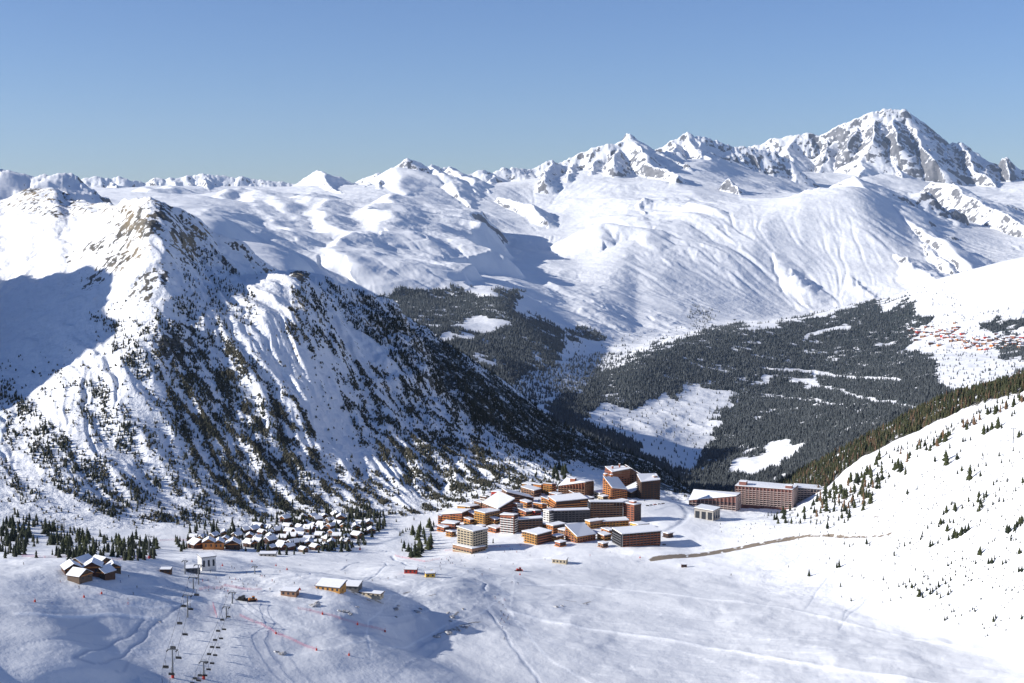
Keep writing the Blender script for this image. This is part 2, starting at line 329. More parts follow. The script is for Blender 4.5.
# ---------------------------------------------------------------- running water / avalanche gullies
DR = np.gradient(RR); DT = np.gradient(TH)
def blur(A, n=1):
    for _ in range(n):
        B = A.copy()
        B[1:-1] = (A[:-2] + 2 * A[1:-1] + A[2:]) / 4
        A = B.copy()
        A[:, 1:-1] = (B[:, :-2] + 2 * B[:, 1:-1] + B[:, 2:]) / 4
    return A
def gully(r0, r1, n, steps, depth, passes, seed, cell, jmax=None, smooth=1):
    global H
    g = np.random.default_rng(seed)
    a, b = np.searchsorted(RR, [r0, r1])
    j1 = NC if jmax is None else np.searchsorted(TH, theta_of(jmax))
    for ps in range(passes):
        h = blur(H[a:b, :j1], 1)
        gr = np.gradient(h, axis=0) / DR[a:b, None]
        gt = np.gradient(h, axis=1) / (RR[a:b, None] * DT[None, :j1])
        sl = np.hypot(gr, gt) + 1e-6
        fi = g.uniform(1, b - a - 2, n); fj = g.uniform(1, j1 - 2, n)
        vi = np.zeros(n); vj = np.zeros(n)
        acc = np.zeros((b - a) * j1)
        for s in range(steps):
            ii = fi.astype(np.int32); jj = fj.astype(np.int32)
            idx = ii * j1 + jj
            acc += np.bincount(idx, minlength=acc.size)
            q = sl.ravel()[idx]
            vi = vi * .45 - gr.ravel()[idx] / q * .55; vj = vj * .45 - gt.ravel()[idx] / q * .55
            fi = np.clip(fi + vi * cell / DR[a + ii], 1, b - a - 2)
            fj = np.clip(fj + vj * cell / (RR[a + ii] * DT[jj]), 1, j1 - 2)
        acc = acc.reshape(b - a, j1)
        area = (DR[a:b, None] * RR[a:b, None] * DT[None, :j1])
        den = blur(acc, smooth) / (n * steps / acc.size) / (area / area.mean())
        c = np.log1p(den * .7) * np.clip((sl - .12) / .4, 0, 1.2)
        lo = blur(c, 12)
        d = (c - lo)
        edge = np.ones(b - a); m = 25
        edge[:m] = np.linspace(0, 1, m); edge[-m:] = np.linspace(1, 0, m)
        H[a:b, :j1] -= d * depth * edge[:, None]
gully(1820, 3200, 160000, 60, .35, 3, 1, 5.0, jmax=700)
gully(8800, 14000, 120000, 60, 5, 2, 2, 24)
gully(13500, 33500, 420000, 40, 3.5, 2, 3, 36)

# ---------------------------------------------------------------- picture positions of the ground points (for laying out woods, tracks)
cP, sP = math.cos(PITCH), math.sin(PITCH)
def project(x, y, z):
    d = y * cP - z * sP
    u = y * sP + z * cP
    return 512 + F * x / d, 341.5 - F * u / d
def height_at(x, y):
    r = np.hypot(x, y); t = np.arctan2(x, y)
    i = np.clip(np.searchsorted(RR, r) - 1, 0, NR - 2); j = np.clip(np.searchsorted(TH, t) - 1, 0, NC - 2)
    u = (r - RR[i]) / (RR[i + 1] - RR[i]); v = (t - TH[j]) / (TH[j + 1] - TH[j])
    return (H[i, j] * (1 - u) * (1 - v) + H[i + 1, j] * u * (1 - v) + H[i, j + 1] * (1 - u) * v + H[i + 1, j + 1] * u * v)
def normals():
    # slope (dz/dr, dz/dtheta) per vertex
    gr = np.gradient(H, axis=0) / DR[:, None]
    gt = np.gradient(H, axis=1) / (RG * DT[None, :])
    return gr, gt
def inpoly(px, py, poly):
    """even-odd test, arrays"""
    inside = np.zeros(px.shape, bool)
    n = len(poly)
    for k in range(n):
        x1, y1 = poly[k]; x2, y2 = poly[(k + 1) % n]
        if y1 == y2: continue
        c = ((y1 > py) != (y2 > py)) & (px < (x2 - x1) * (py - y1) / (y2 - y1) + x1)
        inside ^= c
    return inside
def dist_line(px, py, line):
    d = np.full(px.shape, 1e9)
    for (x1, y1), (x2, y2) in zip(line[:-1], line[1:]):
        vx, vy = x2 - x1, y2 - y1
        t = np.clip(((px - x1) * vx + (py - y1) * vy) / (vx * vx + vy * vy), 0, 1)
        d = np.minimum(d, np.hypot(px - x1 - t * vx, py - y1 - t * vy))
    return d
def ground_hit(px, py, r0=900, r1=34000):
    """where the sight line meets the ground"""
    d = ray(px, py); h = math.hypot(d[0], d[1])
    t = math.atan2(d[0], d[1])
    j = int(np.clip(np.searchsorted(TH, t) - 1, 0, NC - 2)); v = (t - TH[j]) / (TH[j + 1] - TH[j])
    a, b = np.searchsorted(RR, [r0, r1])
    hc = H[a:b, j] * (1 - v) + H[a:b, j + 1] * v
    zl = RR[a:b] * d[2] / h
    k = np.argmax(hc >= zl)
    if hc[k] < zl[k]: return None
    if k == 0: r = RR[a]
    else:
        d0 = zl[k - 1] - hc[k - 1]; d1 = zl[k] - hc[k]
        r = RR[a + k - 1] + (RR[a + k] - RR[a + k - 1]) * d0 / (d0 - d1)
    return Vector((math.sin(t) * r, math.cos(t) * r, r * d[2] / h))

# ---------------------------------------------------------------- swells and banks of the snowfield
def add_swell(line, h, sl, sr, width, rnd=32, seed=0):
    global H
    pts = [ground_hit(px, py) for px, py in line]
    n = len(pts)
    hs = [h * math.sin(math.pi * (i + .6) / (n + .2)) ** .6 for i in range(n)]
    rr = [math.hypot(p.x, p.y) for p in pts]; tt = [math.atan2(p.x, p.y) for p in pts]
    i0, i1 = np.searchsorted(RR, [min(rr) - width, max(rr) + width]); dt = width / min(rr)
    j0, j1 = np.searchsorted(TH, [min(tt) - dt, max(tt) + dt])
    x = X[i0:i1, j0:j1]; y = Y[i0:i1, j0:j1]
    x = x + fbm(x / 140, y / 140, 2, 400 + seed) * 16; y = y + fbm(x / 140 + 9, y / 140, 2, 401 + seed) * 16
    best = np.zeros(x.shape)
    for k in range(n - 1):
        a, b = pts[k], pts[k + 1]; L = math.hypot(b.x - a.x, b.y - a.y); ux, uy = (b.x - a.x) / L, (b.y - a.y) / L
        dx = x - a.x; dy = y - a.y; t = dx * ux + dy * uy; tc = np.clip(t, 0, L)
        side = dx * uy - dy * ux; d = np.hypot(side, t - tc); d = np.sqrt(d * d + rnd * rnd) - rnd
        w = sl + (sr - sl) * np.clip(.5 + .5 * side / (np.hypot(side, t - tc) + 12), 0, 1)
        hh = hs[k] + (hs[k + 1] - hs[k]) * tc / L
        q = hh * np.exp(-(d / (w)) ** 1.8)
        best = np.maximum(best, q)
    H[i0:i1, j0:j1] += best
# (line going away or towards us, height, how far the left and right flank reach in metres)
for k, (ln, h, a, b) in enumerate([
    ([(318,676),(300,655),(282,632),(262,606),(240,584)], 30, 190, 62),
    ([(-10,640),(-25,622),(-45,606)], 14, 100, 56), ([(30,690),(12,672),(-15,655)], 20, 110, 56), ([(150,700),(140,690),(120,684)], 16, 90, 56),
    ([(395,694),(376,675),(352,656)], 16, 120, 52), ([(333,612),(328,600),(316,590)], 13, 80, 34), ([(368,616),(360,606)], 9, 50, 26),
    ([(418,618),(408,600),(396,590)], 16, 90, 46), ([(448,596),(430,582),(405,572)], 14, 80, 40), ([(478,640),(465,618),(446,602)], 10, 80, 44),
    ([(500,600),(490,584),(474,570)], 8, 90, 40), ([(115,590),(108,578),(98,566)], 20, 140, 50), ([(60,606),(46,592)], 12, 90, 45),
    ([(212,564),(206,558)], 7, 25, 14), ([(560,566),(600,561),(650,562)], 7, 30, 30), ([(640,606),(600,590)], 8, 140, 90),
    ([(760,650),(720,618),(690,594)], 12, 160, 90), ([(900,676),(860,645)], 10, 120, 80), ([(620,690),(596,655),(566,625)], 10, 120, 80),
    ([(440,560),(500,551),(560,547),(610,547),(660,552)], 8, 16, 16), ([(520,527),(560,527),(600,526)], 4, 10, 10), ([(640,512),(665,508),(690,514)], 6, 20, 20),
    ([(690,522),(680,528),(672,536)], 8, 25, 22), ([(905,522),(890,545)], 7, 40, 30), ([(960,560),(940,590)], 7, 50, 35), ([(850,560),(830,590)], 6, 50, 35), ([(1000,480),(985,520)], 7, 50, 30), ([(930,470),(915,500)], 6, 40, 26)]):
    add_swell(ln, h * .62, a * .8, b * .78, max(260, a * 2.8), seed=k)
band(1000, 1900, 70, 5, 330, .55, .25)
H[:] = np.where((RG > 980) & (RG < 1900) & (TG > theta_of(640)), H + fbm(X / 38, Y / 38, 4, 333) * np.clip((PX0 - 640) / 150, 0, 1) * 2.0 + fbm(X / 90 + 4, Y / 140, 3, 334) * np.clip((PX0 - 740) / 150, 0, 1) * 7, H)
# ---------------------------------------------------------------- light
SUN_EL = R(22.8); SUN_AZ = R(8)      # azimuth: degrees behind straight left
sd = Vector((-math.cos(SUN_AZ) * math.cos(SUN_EL), -math.sin(SUN_AZ) * math.cos(SUN_EL), math.sin(SUN_EL)))
ld = bpy.data.lights.new('sun', 'SUN'); ld.energy = 4.2; ld.angle = R(0.53); ld.color = (1, .955, .88)
lo_ = bpy.data.objects.new('sun', ld); lo_.rotation_euler = sd.to_track_quat('Z', 'Y').to_euler(); COL.objects.link(lo_)
W = bpy.data.worlds.new('World'); SC.world = W; W.use_nodes = True
nt = W.node_tree; nt.nodes.clear()
out = nt.nodes.new('ShaderNodeOutputWorld'); bg = nt.nodes.new('ShaderNodeBackground'); sky = nt.nodes.new('ShaderNodeTexSky')
sky.sky_type = 'NISHITA'; sky.sun_disc = False; sky.sun_elevation = SUN_EL
# the sky's sun direction: rotation is measured from +Y towards +X (clockwise seen from above)
sky.sun_rotation = math.atan2(sd.x, sd.y)
sky.altitude = 1500; sky.air_density = 1.0; sky.dust_density = .3; sky.ozone_density = 2.0
bg.inputs[1].default_value = SKY_STRENGTH if 'SKY_STRENGTH' in globals() else .055
tn = nt.nodes.new('ShaderNodeMix'); tn.data_type = 'RGBA'; tn.blend_type = 'MULTIPLY'; tn.inputs[0].default_value = 1; tn.inputs[7].default_value = (.78, .92, 1.26, 1)
nt.links.new(sky.outputs[0], tn.inputs[6]); nt.links.new(tn.outputs[2], bg.inputs[0]); nt.links.new(bg.outputs[0], out.inputs[0])
SC.view_settings.view_transform = 'Standard'; SC.view_settings.look = 'None'; SC.view_settings.exposure = 0.82; SC.view_settings.gamma = 1
SC.view_settings.use_curve_mapping = False
SC.render.engine = 'CYCLES'
# ---------------------------------------------------------------- ground meshes
PXG, PYG = project(X, Y, H)
REG = np.zeros((NR, NC), np.int8)      # 0 snowfield 1 left mountain 2 hillside 3 valley 4 far range
REG[RG > 3500] = 3
REG[RG > 14200] = 4
k5 = KR[5][None, :]; m = (RG <= 3500)
REG[m & (RG > k5) & (TG < theta_of(575))] = 1
REG[m & (RG > KR[6][None, :] + 60) & (TG < theta_of(715))] = 1
k3 = KR[3][None, :]
REG[m & (RG > k3 + 40) & (TG >= theta_of(760))] = 2
REG[m & (RG > KR[6][None, :]) & (TG >= theta_of(715))] = 2
NAMES = ['ground', 'mountain_slope', 'hillside', 'valley', 'mountain_range']
def make_ground(mats, attrs):
    V = np.stack([X, Y, H], -1).reshape(-1, 3).astype(np.float32)
    idx = np.arange(NR * NC).reshape(NR, NC)
    quads = np.stack([idx[:-1, :-1], idx[:-1, 1:], idx[1:, 1:], idx[1:, :-1]], -1).reshape(-1, 4)
    reg = REG[:-1, :-1].reshape(-1)
    # smooth normals from the whole sheet, so that the pieces join without a seam
    for k, nm in enumerate(NAMES):
        q = quads[reg == k]
        used = np.zeros(NR * NC, bool); used[q.ravel()] = True
        remap = np.cumsum(used) - 1
        vv = V[used]; q = remap[q]
        me = bpy.data.meshes.new(nm)
        me.vertices.add(len(vv)); me.vertices.foreach_set('co', vv.ravel())
        me.loops.add(q.size); me.loops.foreach_set('vertex_index', q.ravel().astype(np.int32))
        me.polygons.add(len(q)); me.polygons.foreach_set('loop_start', np.arange(0, q.size, 4, dtype=np.int32))
        me.polygons.foreach_set('loop_total', np.full(len(q), 4, np.int32)) if False else None
        me.update(calc_edges=True)
        me.polygons.foreach_set('use_smooth', np.ones(len(q), bool))
        for an, A in attrs.items():
            at = me.attributes.new(an, 'FLOAT', 'POINT')
            at.data.foreach_set('value', A.reshape(-1)[used].astype(np.float32))
        o = bpy.data.objects.new(nm, me); COL.objects.link(o)
        o['kind'] = 'structure'
        me.materials.append(mats[k])
        print(nm, len(vv))
# ---------------------------------------------------------------- what covers the ground: woods, rock, tracks (fixed to the ground points)
PXG, PYG = project(X, Y, H)
GR, GT = normals()
SLOPE = np.hypot(GR, GT)
NZ = 1 / np.sqrt(1 + SLOPE ** 2)
def pfb(scale, seed, octs=4, ridged=False):
    return fbm(X / scale, Y / scale, octs, seed, .55, ridged)
FOREST = np.zeros((NR, NC), np.float32); ROCK = np.zeros((NR, NC), np.float32); TRACK = np.zeros((NR, NC), np.float32); BASIN_SHADE = np.zeros((NR, NC), np.float32); SCRUB = np.zeros((NR, NC), np.float32); DIRT = np.zeros((NR, NC), np.float32)
far = (RG > 5000) & (RG < 14300)
a5, b5 = np.searchsorted(RR, [5000, 14400])
sl_ = slice(a5, b5)
jx = PXG[sl_] + fbm(X[sl_] / 260, Y[sl_] / 260, 5, 61) * 17; jy = PYG[sl_] + fbm(X[sl_] / 260 + 50, Y[sl_] / 260, 5, 62) * 12
def paint(A, poly, v, mode='max', line=None, w=1.0):
    if line: m = dist_line(PXG[sl_] + (jx - PXG[sl_]) * .3, PYG[sl_] + (jy - PYG[sl_]) * .3, poly) < w
    else: m = inpoly(jx, jy, poly)
    if mode == 'max': A[sl_][m] = np.maximum(A[sl_][m], v)
    else: A[sl_][m] = v
paint(FOREST, [(545,408),(560,396),(600,376),(625,362),(650,350),(672,342),(690,338),(705,330),(735,324),(760,330),(790,320),(820,316),(850,308),(880,300),(905,298),(915,312),(935,320),(925,330),(905,345),(918,352),(935,360),(938,375),(945,392),(965,400),(975,420),(900,470),(800,520),(640,520),(560,450)], 1)
paint(FOREST, [(380,296),(400,289),(430,292),(455,286),(478,296),(500,290),(522,291),(514,302),(518,316),(540,318),(560,330),(572,346),(560,352),(548,366),(530,374),(505,388),(480,382),(440,362),(380,330)], 1)
paint(FOREST, [(565,330),(590,328),(605,335),(585,342),(570,340)], .8)
paint(FOREST, [(470,378),(500,366),(560,362),(600,352),(640,352),(610,372),(560,395),(520,412),(490,400)], .32)
paint(FOREST, [(590,400),(588,388),(598,368),(606,368),(606,384),(600,396)], .9)
paint(FOREST, [(632,352),(640,352),(652,372),(648,380),(636,372)], .85)
paint(FOREST, [(655,340),(662,340),(672,362),(668,366)], .7)
paint(FOREST, [(978,324),(1000,320),(1030,318),(1030,328),(1000,334),(985,331)], .9)
paint(FOREST, [(994,346),(1030,340),(1030,356),(1005,358)], .8)
paint(FOREST, [(1000,378),(1030,370),(1030,402),(1002,396)], .9)
paint(FOREST, [(690,300),(720,318),(700,330),(690,322)], .35)
for pl in [[(585,414),(600,404),(640,408),(662,394),(676,398),(684,386),(704,384),(728,390),(732,402),(716,410),(722,424),(712,440),(700,452),(687,470),(670,466),(650,456),(640,440),(612,432),(590,428)],
           [(731,470),(735,456),(765,455),(775,443),(795,440),(800,448),(788,462),(770,468),(750,474)],
           [(750,378),(775,375),(778,380),(762,383),(758,392),(754,390),(757,382)], [(788,380),(812,377),(818,384),(808,390),(800,386)],
           [(808,402),(820,401),(822,405),(810,406)], [(872,342),(890,342),(888,347),(874,347)], [(878,302),(905,300),(900,306),(886,308)],
           [(452,328),(470,318),(486,312),(502,318),(514,326),(495,331),(466,330)], [(434,335),(470,334),(470,341),(438,341)], [(470,352),(495,356),(500,366),(480,362)]]:
    paint(FOREST, pl, 0, 'set')
for ln, w in [([(762,368),(800,372),(850,377),(900,380)], 1.2), ([(815,385),(840,390),(860,398),(890,402),(920,408),(945,414)], 1.5), ([(804,340),(808,334),(828,330),(850,328)], 1.6), ([(758,394),(790,398),(845,405)], .7), ([(652,352),(680,344)], .8), ([(668,430),(700,425),(740,400)], .6)]:
    paint(FOREST, ln, 0, 'set', line=True, w=w)
# wooded slope strips in the clearings and scattered trees around the far village
paint(SCRUB, [(912,318),(940,312),(1030,308),(1030,372),(960,400),(930,395),(918,352)], .35)
paint(SCRUB, [(585,414),(732,384),(720,440),(687,470),(612,440)], .25)
paint(SCRUB, [(560,345),(700,325),(700,350),(560,395)], .3)
paint(SCRUB, [(860,290),(905,280),(960,290),(960,310),(905,300),(860,306)], .35)
f = pfb(120, 63, 3)
f2 = pfb(420, 69, 4)
FOREST = np.where(far, FOREST * np.clip(1.2 + f * 1.9 + f2 * 1.0, 0, 1) , FOREST).astype(np.float32)

# far shaded valley below the resort, wooded
n0, n1 = np.searchsorted(RR, [3150, 5000])
FOREST[n0:n1] = np.where((TG[n0:n1] > theta_of(420)), np.clip(.75 + pfb(150, 64, 3)[n0:n1] * 1.5, 0, 1), 0)

# near slopes: tree density
nn = slice(0, np.searchsorted(RR, 3300))
px = PXG[nn] + fbm(X[nn] / 90, Y[nn] / 90, 3, 65) * 14; py = PYG[nn] + fbm(X[nn] / 90 + 9, Y[nn] / 90, 3, 66) * 11
TREES = np.zeros((NR, NC), np.float32); SHRUB = np.zeros((NR, NC), np.float32)
def near(A, poly, v, regs=(1,), mode='max'):
    m = inpoly(px, py, poly) & np.isin(REG[nn], regs)
    if mode == 'max': A[nn][m] = np.maximum(A[nn][m], v)
    elif mode == 'mul': A[nn][m] *= v
    else: A[nn][m] = v
near(SHRUB, [(0,350),(90,360),(100,300),(200,300),(240,310),(600,440),(600,500),(400,540),(0,560)], .07)
near(TREES, [(0,380),(30,395),(60,430),(110,470),(160,505),(220,525),(210,532),(120,520),(60,490),(20,450),(0,430)], .95)
near(TREES, [(0,455),(30,485),(55,500),(20,505),(0,490)], .5)
near(TREES, [(60,385),(100,380),(130,410),(180,460),(230,500),(200,520),(150,480),(90,430)], .55)
near(TREES, [(90,310),(130,320),(200,350),(260,400),(290,450),(330,500),(300,520),(240,510),(190,470),(150,400),(110,350)], .6)
near(SHRUB, [(150,350),(230,330),(300,420),(330,500),(260,520),(180,440)], 1.0)
near(TREES, [(195,360),(240,420),(270,500),(240,520),(200,480),(170,430)], .8)
near(TREES, [(180,240),(215,250),(235,280),(230,330),(200,320),(180,280)], .55)
near(TREES, [(150,300),(190,290),(215,340),(200,370),(150,345)], .4)
near(TREES, [(240,285),(262,300),(270,330),(250,330),(230,300)], .4)
near(TREES, [(285,285),(325,285),(335,330),(330,345),(300,330)], .5)
near(SHRUB, [(285,285),(330,290),(345,350),(300,350)], .8)
near(TREES, [(325,275),(400,312),(440,335),(480,366),(520,396),(570,428),(640,456),(700,490),(690,500),(650,475),(590,468),(540,440),(480,400),(430,375),(380,345),(340,310)], 1.6)
near(TREES, [(430,330),(480,360),(520,390),(600,440),(660,470),(700,500),(640,475),(560,455),(510,425),(460,395)], 3.2)
near(TREES, [(350,300),(400,316),(480,366),(560,426),(640,458),(600,470),(560,462),(520,446),(480,424),(446,396),(411,380),(385,350)], 2.4)
near(SHRUB, [(330,350),(450,395),(560,460),(570,500),(430,510),(380,470),(340,400)], 1.0)
near(TREES, [(400,370),(450,390),(520,440),(580,480),(540,500),(470,490),(420,440)], .5)
near(SHRUB, [(300,470),(380,470),(420,515),(300,520)], 1.0)
near(TREES, [(330,400),(400,420),(470,470),(520,490),(440,505),(360,480)], .5)
near(SHRUB, [(180,380),(300,400),(340,500),(300,520),(200,500)], 1.2)
near(SHRUB, [(350,380),(450,420),(540,470),(500,495),(430,500),(360,450)], 1.3)
# bare avalanche tracks
near(TREES, [(262,300),(285,300),(300,350),(330,395),(400,480),(430,510),(400,512),(340,450),(300,400),(280,360),(255,330)], .08, mode='mul')
near(SHRUB, [(262,300),(285,300),(300,350),(330,395),(400,480),(430,510),(400,512),(340,450),(300,400),(280,360),(255,330)], .25, mode='mul')
near(TREES, [(315,430),(330,430),(345,500),(325,500)], .1, mode='mul')
near(SHRUB, [(480,440),(560,466),(600,490),(540,475),(480,455)], .1, mode='mul')
near(TREES, [(540,452),(600,474),(600,490),(560,478)], .1, mode='mul')
# dense belt of the wooded ridge behind the sunny hillside
near(FOREST, [(700,505),(760,488),(800,466),(850,440),(900,415),(950,392),(1010,372),(1060,350),(1060,420),(960,440),(900,470),(840,500),(700,530)], 1.0, (2,))
m = (REG[nn] == 2) & (RG[nn] < KR[6][None, :] + 60)
FOREST[nn][m] = 0
FOREST[nn] *= np.clip(1 + pfb(60, 67, 3)[nn] * 1.6, 0, 1)

near(FOREST, [(330,290),(400,316),(480,366),(520,396),(570,428),(640,456),(700,490),(690,508),(640,484),(600,472),(560,462),(520,446),(480,424),(446,396),(411,380),(385,350),(350,322)], .35, (1,))
near(FOREST, [(430,335),(470,362),(520,396),(600,444),(660,468),(705,500),(640,482),(600,470),(560,460),(520,444),(470,412),(440,388)], .8, (1,))
FOREST[nn] *= np.where(REG[nn] == 1, np.clip(1.15 + pfb(35, 68, 3)[nn] * 2.2, 0, 1), 1)
near(FOREST, [(60,400),(110,440),(160,480),(230,520),(200,528),(100,500),(40,460)], .15, (1,))
near(FOREST, [(180,380),(240,430),(280,500),(240,520),(190,470)], .15, (1,))
# rock
rk = pfb(34, 71, 7, True); rkf = pfb(11, 73, 4)
ROCK[nn] = np.clip((SLOPE[nn] - 1.2) * 1.5 + rk[nn] * .3 - .3, 0, .6) * (REG[nn] == 1)
for sp, am in [((150,222,34,18,-20), .5), ((188,240,22,20,30), .5), ((178,342,14,20,60), .75), ((300,275,9,5,0), .9), ((60,203,60,12,0), .1), ((206,240,5,5,0), .3), ((120,258,40,9,-35), .36), ((100,245,30,6,-25), .2), ((30,190,12,5,0), .6), ((150,285,24,10,-40), .3), ((190,335,8,12,0), .5)]:
    cx, cy, ax, ay, ang = sp
    c_, s_ = math.cos(R(ang)), math.sin(R(ang)); dx = PXG[nn] - cx; dy = PYG[nn] - cy
    w = np.exp(-(((dx * c_ + dy * s_) / ax) ** 2 + ((-dx * s_ + dy * c_) / ay) ** 2)) * (REG[nn] == 1)
    ROCK[nn] = np.maximum(ROCK[nn], np.clip((w * am + ((rk[nn] - .38) * 1.1 + rkf[nn] * 1.3) * np.clip(w * 2.5, 0, 1)) * 1.15, 0, 1) * (w > .08))
ff = slice(np.searchsorted(RR, 6500), NR)
rk2 = pfb(330, 72, 6, True)
ROCK[ff] = np.clip((SLOPE[ff] - .82) * 1.6 + rk2[ff] * .6 - .38, 0, .85) * (RG[ff] > 16500)
big = np.clip((SLOPE[ff] - .98) * 1.2 + (rk2[ff] - .42) * 1.2, 0, 1) * (RG[ff] > 25500) * np.clip((SLOPE[ff] - .45) * 6, 0, 1)
ROCK[ff] = np.maximum(ROCK[ff], big)
le = (RG[ff] < 8500) & (TG[ff] < theta_of(140))
ROCK[ff] = np.maximum(ROCK[ff], np.clip((SLOPE[ff] - .7) * 1.2 + rk2[ff] * .7 - .35, 0, 1) * le)

# tracks, groomed pistes, bare earth
tr_ = slice(np.searchsorted(RR, 900), np.searchsorted(RR, 2300))
tx = PXG[tr_]; ty = PYG[tr_]
wx_ = tx + fbm(X[tr_] / 30, Y[tr_] / 30, 3, 90) * 1.6; wy_ = ty + fbm(X[tr_] / 30 + 7, Y[tr_] / 30, 3, 91) * 1.2
def track(line, w, v, dz=0.0, A=None):
    """w: half width in metres; v > 0 loose white snow, < 0 packed or shaded rut"""
    m_ = (tx > min(p[0] for p in line) - 30) & (tx < max(p[0] for p in line) + 30)
    pts = [ground_hit(*p) for p in line]
    # smooth the line
    for _ in range(2):
        q = [pts[0]]
        for a_, b_ in zip(pts[:-1], pts[1:]): q += [a_.lerp(b_, .25), a_.lerp(b_, .75)]
        pts = q + [pts[-1]]
    xs = X[tr_][m_]; ys = Y[tr_][m_]
    xs = xs + fbm(xs / 25, ys / 25, 2, 92) * 2.0
    d = dist_line(xs, ys, [(p.x, p.y) for p in pts])
    k = np.clip(1.4 - d / w, 0, 1)
    if A is None: A = TRACK
    old = A[tr_][m_]
    A[tr_][m_] = np.where(np.abs(k * v) > np.abs(old), k * v, old)
    if dz: H[tr_][m_] += dz * np.exp(-(d / w) ** 2)
track([(517,584),(561,584),(605,588),(649,592),(700,599),(774,606),(814,615),(881,632),(949,644),(1024,663)], 2.3, .95, .6)
track([(511,612),(541,620),(576,627),(605,631),(649,637),(700,646),(747,653),(814,666),(881,676),(935,684)], 3.4, 1, .9)
track([(640,632),(700,634),(760,640),(820,640)], 1.2, .7); track([(649,640),(680,650),(720,664),(760,678)], 1.2, .6)
track([(760,650),(850,655),(950,672),(1024,679)], 1.2, .6); track([(700,625),(740,634),(800,646),(860,655),(900,662)], .9, .6)
track([(501,597),(508,611),(523,625),(535,646),(552,661),(576,675),(592,684)], 1.5, .9)
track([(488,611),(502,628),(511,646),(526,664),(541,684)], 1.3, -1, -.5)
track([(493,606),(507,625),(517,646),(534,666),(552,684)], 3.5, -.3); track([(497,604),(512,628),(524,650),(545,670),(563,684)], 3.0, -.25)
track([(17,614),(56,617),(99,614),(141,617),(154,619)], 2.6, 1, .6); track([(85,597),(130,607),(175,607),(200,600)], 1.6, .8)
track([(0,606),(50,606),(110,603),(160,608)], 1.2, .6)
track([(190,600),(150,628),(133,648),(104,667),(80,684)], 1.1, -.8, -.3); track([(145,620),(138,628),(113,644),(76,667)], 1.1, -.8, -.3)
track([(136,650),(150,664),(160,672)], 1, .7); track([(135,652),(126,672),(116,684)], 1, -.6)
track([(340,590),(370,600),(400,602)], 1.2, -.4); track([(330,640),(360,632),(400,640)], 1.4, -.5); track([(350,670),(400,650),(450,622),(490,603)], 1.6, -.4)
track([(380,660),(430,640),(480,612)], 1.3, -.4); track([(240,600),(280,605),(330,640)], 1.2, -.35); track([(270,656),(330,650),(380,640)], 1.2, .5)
track([(345,556),(350,551),(384,560)], 1.0, -.8); track([(342,570),(356,562),(384,560),(388,566),(376,576),(350,578)], 1.1, -.9, -.5); track([(352,581),(368,576),(380,573)], 1.3, -.9)
track([(392,556),(402,562),(412,566)], 1.6, -1, -.8)
track([(440,560),(470,570),(500,584),(506,598)], 5, .5); track([(420,585),(450,572),(480,568)], 2, -.5)
track([(476,579),(486,583),(484,590)], 1.6, -1, -.8); track([(500,596),(520,600),(560,606),(590,609)], .9, -.5); track([(520,600),(560,607),(590,610)], 1.0, .6)
track([(440,548),(500,541),(560,548),(620,548),(680,546)], 2.2, -.25); track([(520,560),(580,556),(640,552),(700,551),(760,541),(830,536)], 6, .8)
for q in [((300,548),(330,556),(360,548)), ((250,560),(280,575),(320,580)), ((400,575),(440,566),(470,562)), ((230,575),(290,590),(330,585)), ((120,540),(200,545),(260,552))]: track(q, 1.6, -.3)
# road cut into the foot of the sunny slope, with bare earth
track([(640,561),(680,557),(725,551),(750,546),(778,541),(800,536),(840,534),(885,534)], 4, 0, -1.5)
track([(655,560),(690,556),(725,551),(750,546),(778,541),(790,539)], 7.5, 1.3, 0, DIRT); track([(790,538),(810,535),(840,534),(890,534)], 3.5, .9, 0, DIRT)
track([(880,530),(905,500),(922,482),(917,470)], 4.5, -.5); track([(925,560),(932,545),(960,520),(975,505)], 1.0, -.6)
track([(835,548),(870,553),(900,549)], 1.0, -.5); track([(905,610),(930,600),(960,604),(985,612)], 1.2, -.5)
track([(960,450),(990,436),(1010,430)], 1.0, -.6); track([(680,505),(690,515),(675,527),(660,533)], 3.5, -.7, -.8); track([(655,510),(672,506),(690,508),(700,520)], 2, -.5)
track([(395,528),(404,534),(392,540),(372,545)], 3.5, -.8)
for cx, cy, n_ in [(742,530,8), (760,532,8), (880,514,5), (905,505,5), (860,540,4), (452,545,5)]:
    for q in range(n_):
        gx, gy = cx + rng.uniform(-14, 14), cy + rng.uniform(-4, 4)
        track([(gx, gy), (gx + rng.uniform(3, 7), gy - rng.uniform(.3, 1))], 1.3, rng.uniform(.5, .9), 0, DIRT)
DIRT *= np.clip(.9 + pfb(9, 93, 3) * 1.4, 0, 1)
for q in [((560,600),(575,602)), ((582,604),(590,602)), ((448,632),(470,626)), ((436,635),(480,622)), ((352,592),(357,596)), ((368,600),(384,604)), ((404,594),(410,592)), ((430,596),(436,594)), ((452,617),(458,612))]:
    track(q, 1.8, .62, .3, DIRT)

# weak light on the open bowl painted in: snow greyed below the foot line
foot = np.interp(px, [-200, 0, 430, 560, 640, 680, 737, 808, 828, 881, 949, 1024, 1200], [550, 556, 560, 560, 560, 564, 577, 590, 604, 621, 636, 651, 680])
BASIN_SHADE[nn] = np.clip((PYG[nn] + fbm(X[nn] / 45, Y[nn] / 45, 4, 95) * 12 - foot) / 12, 0, 1) * np.clip(.85 + pfb(110, 96, 4)[nn] * .7, 0, 1)
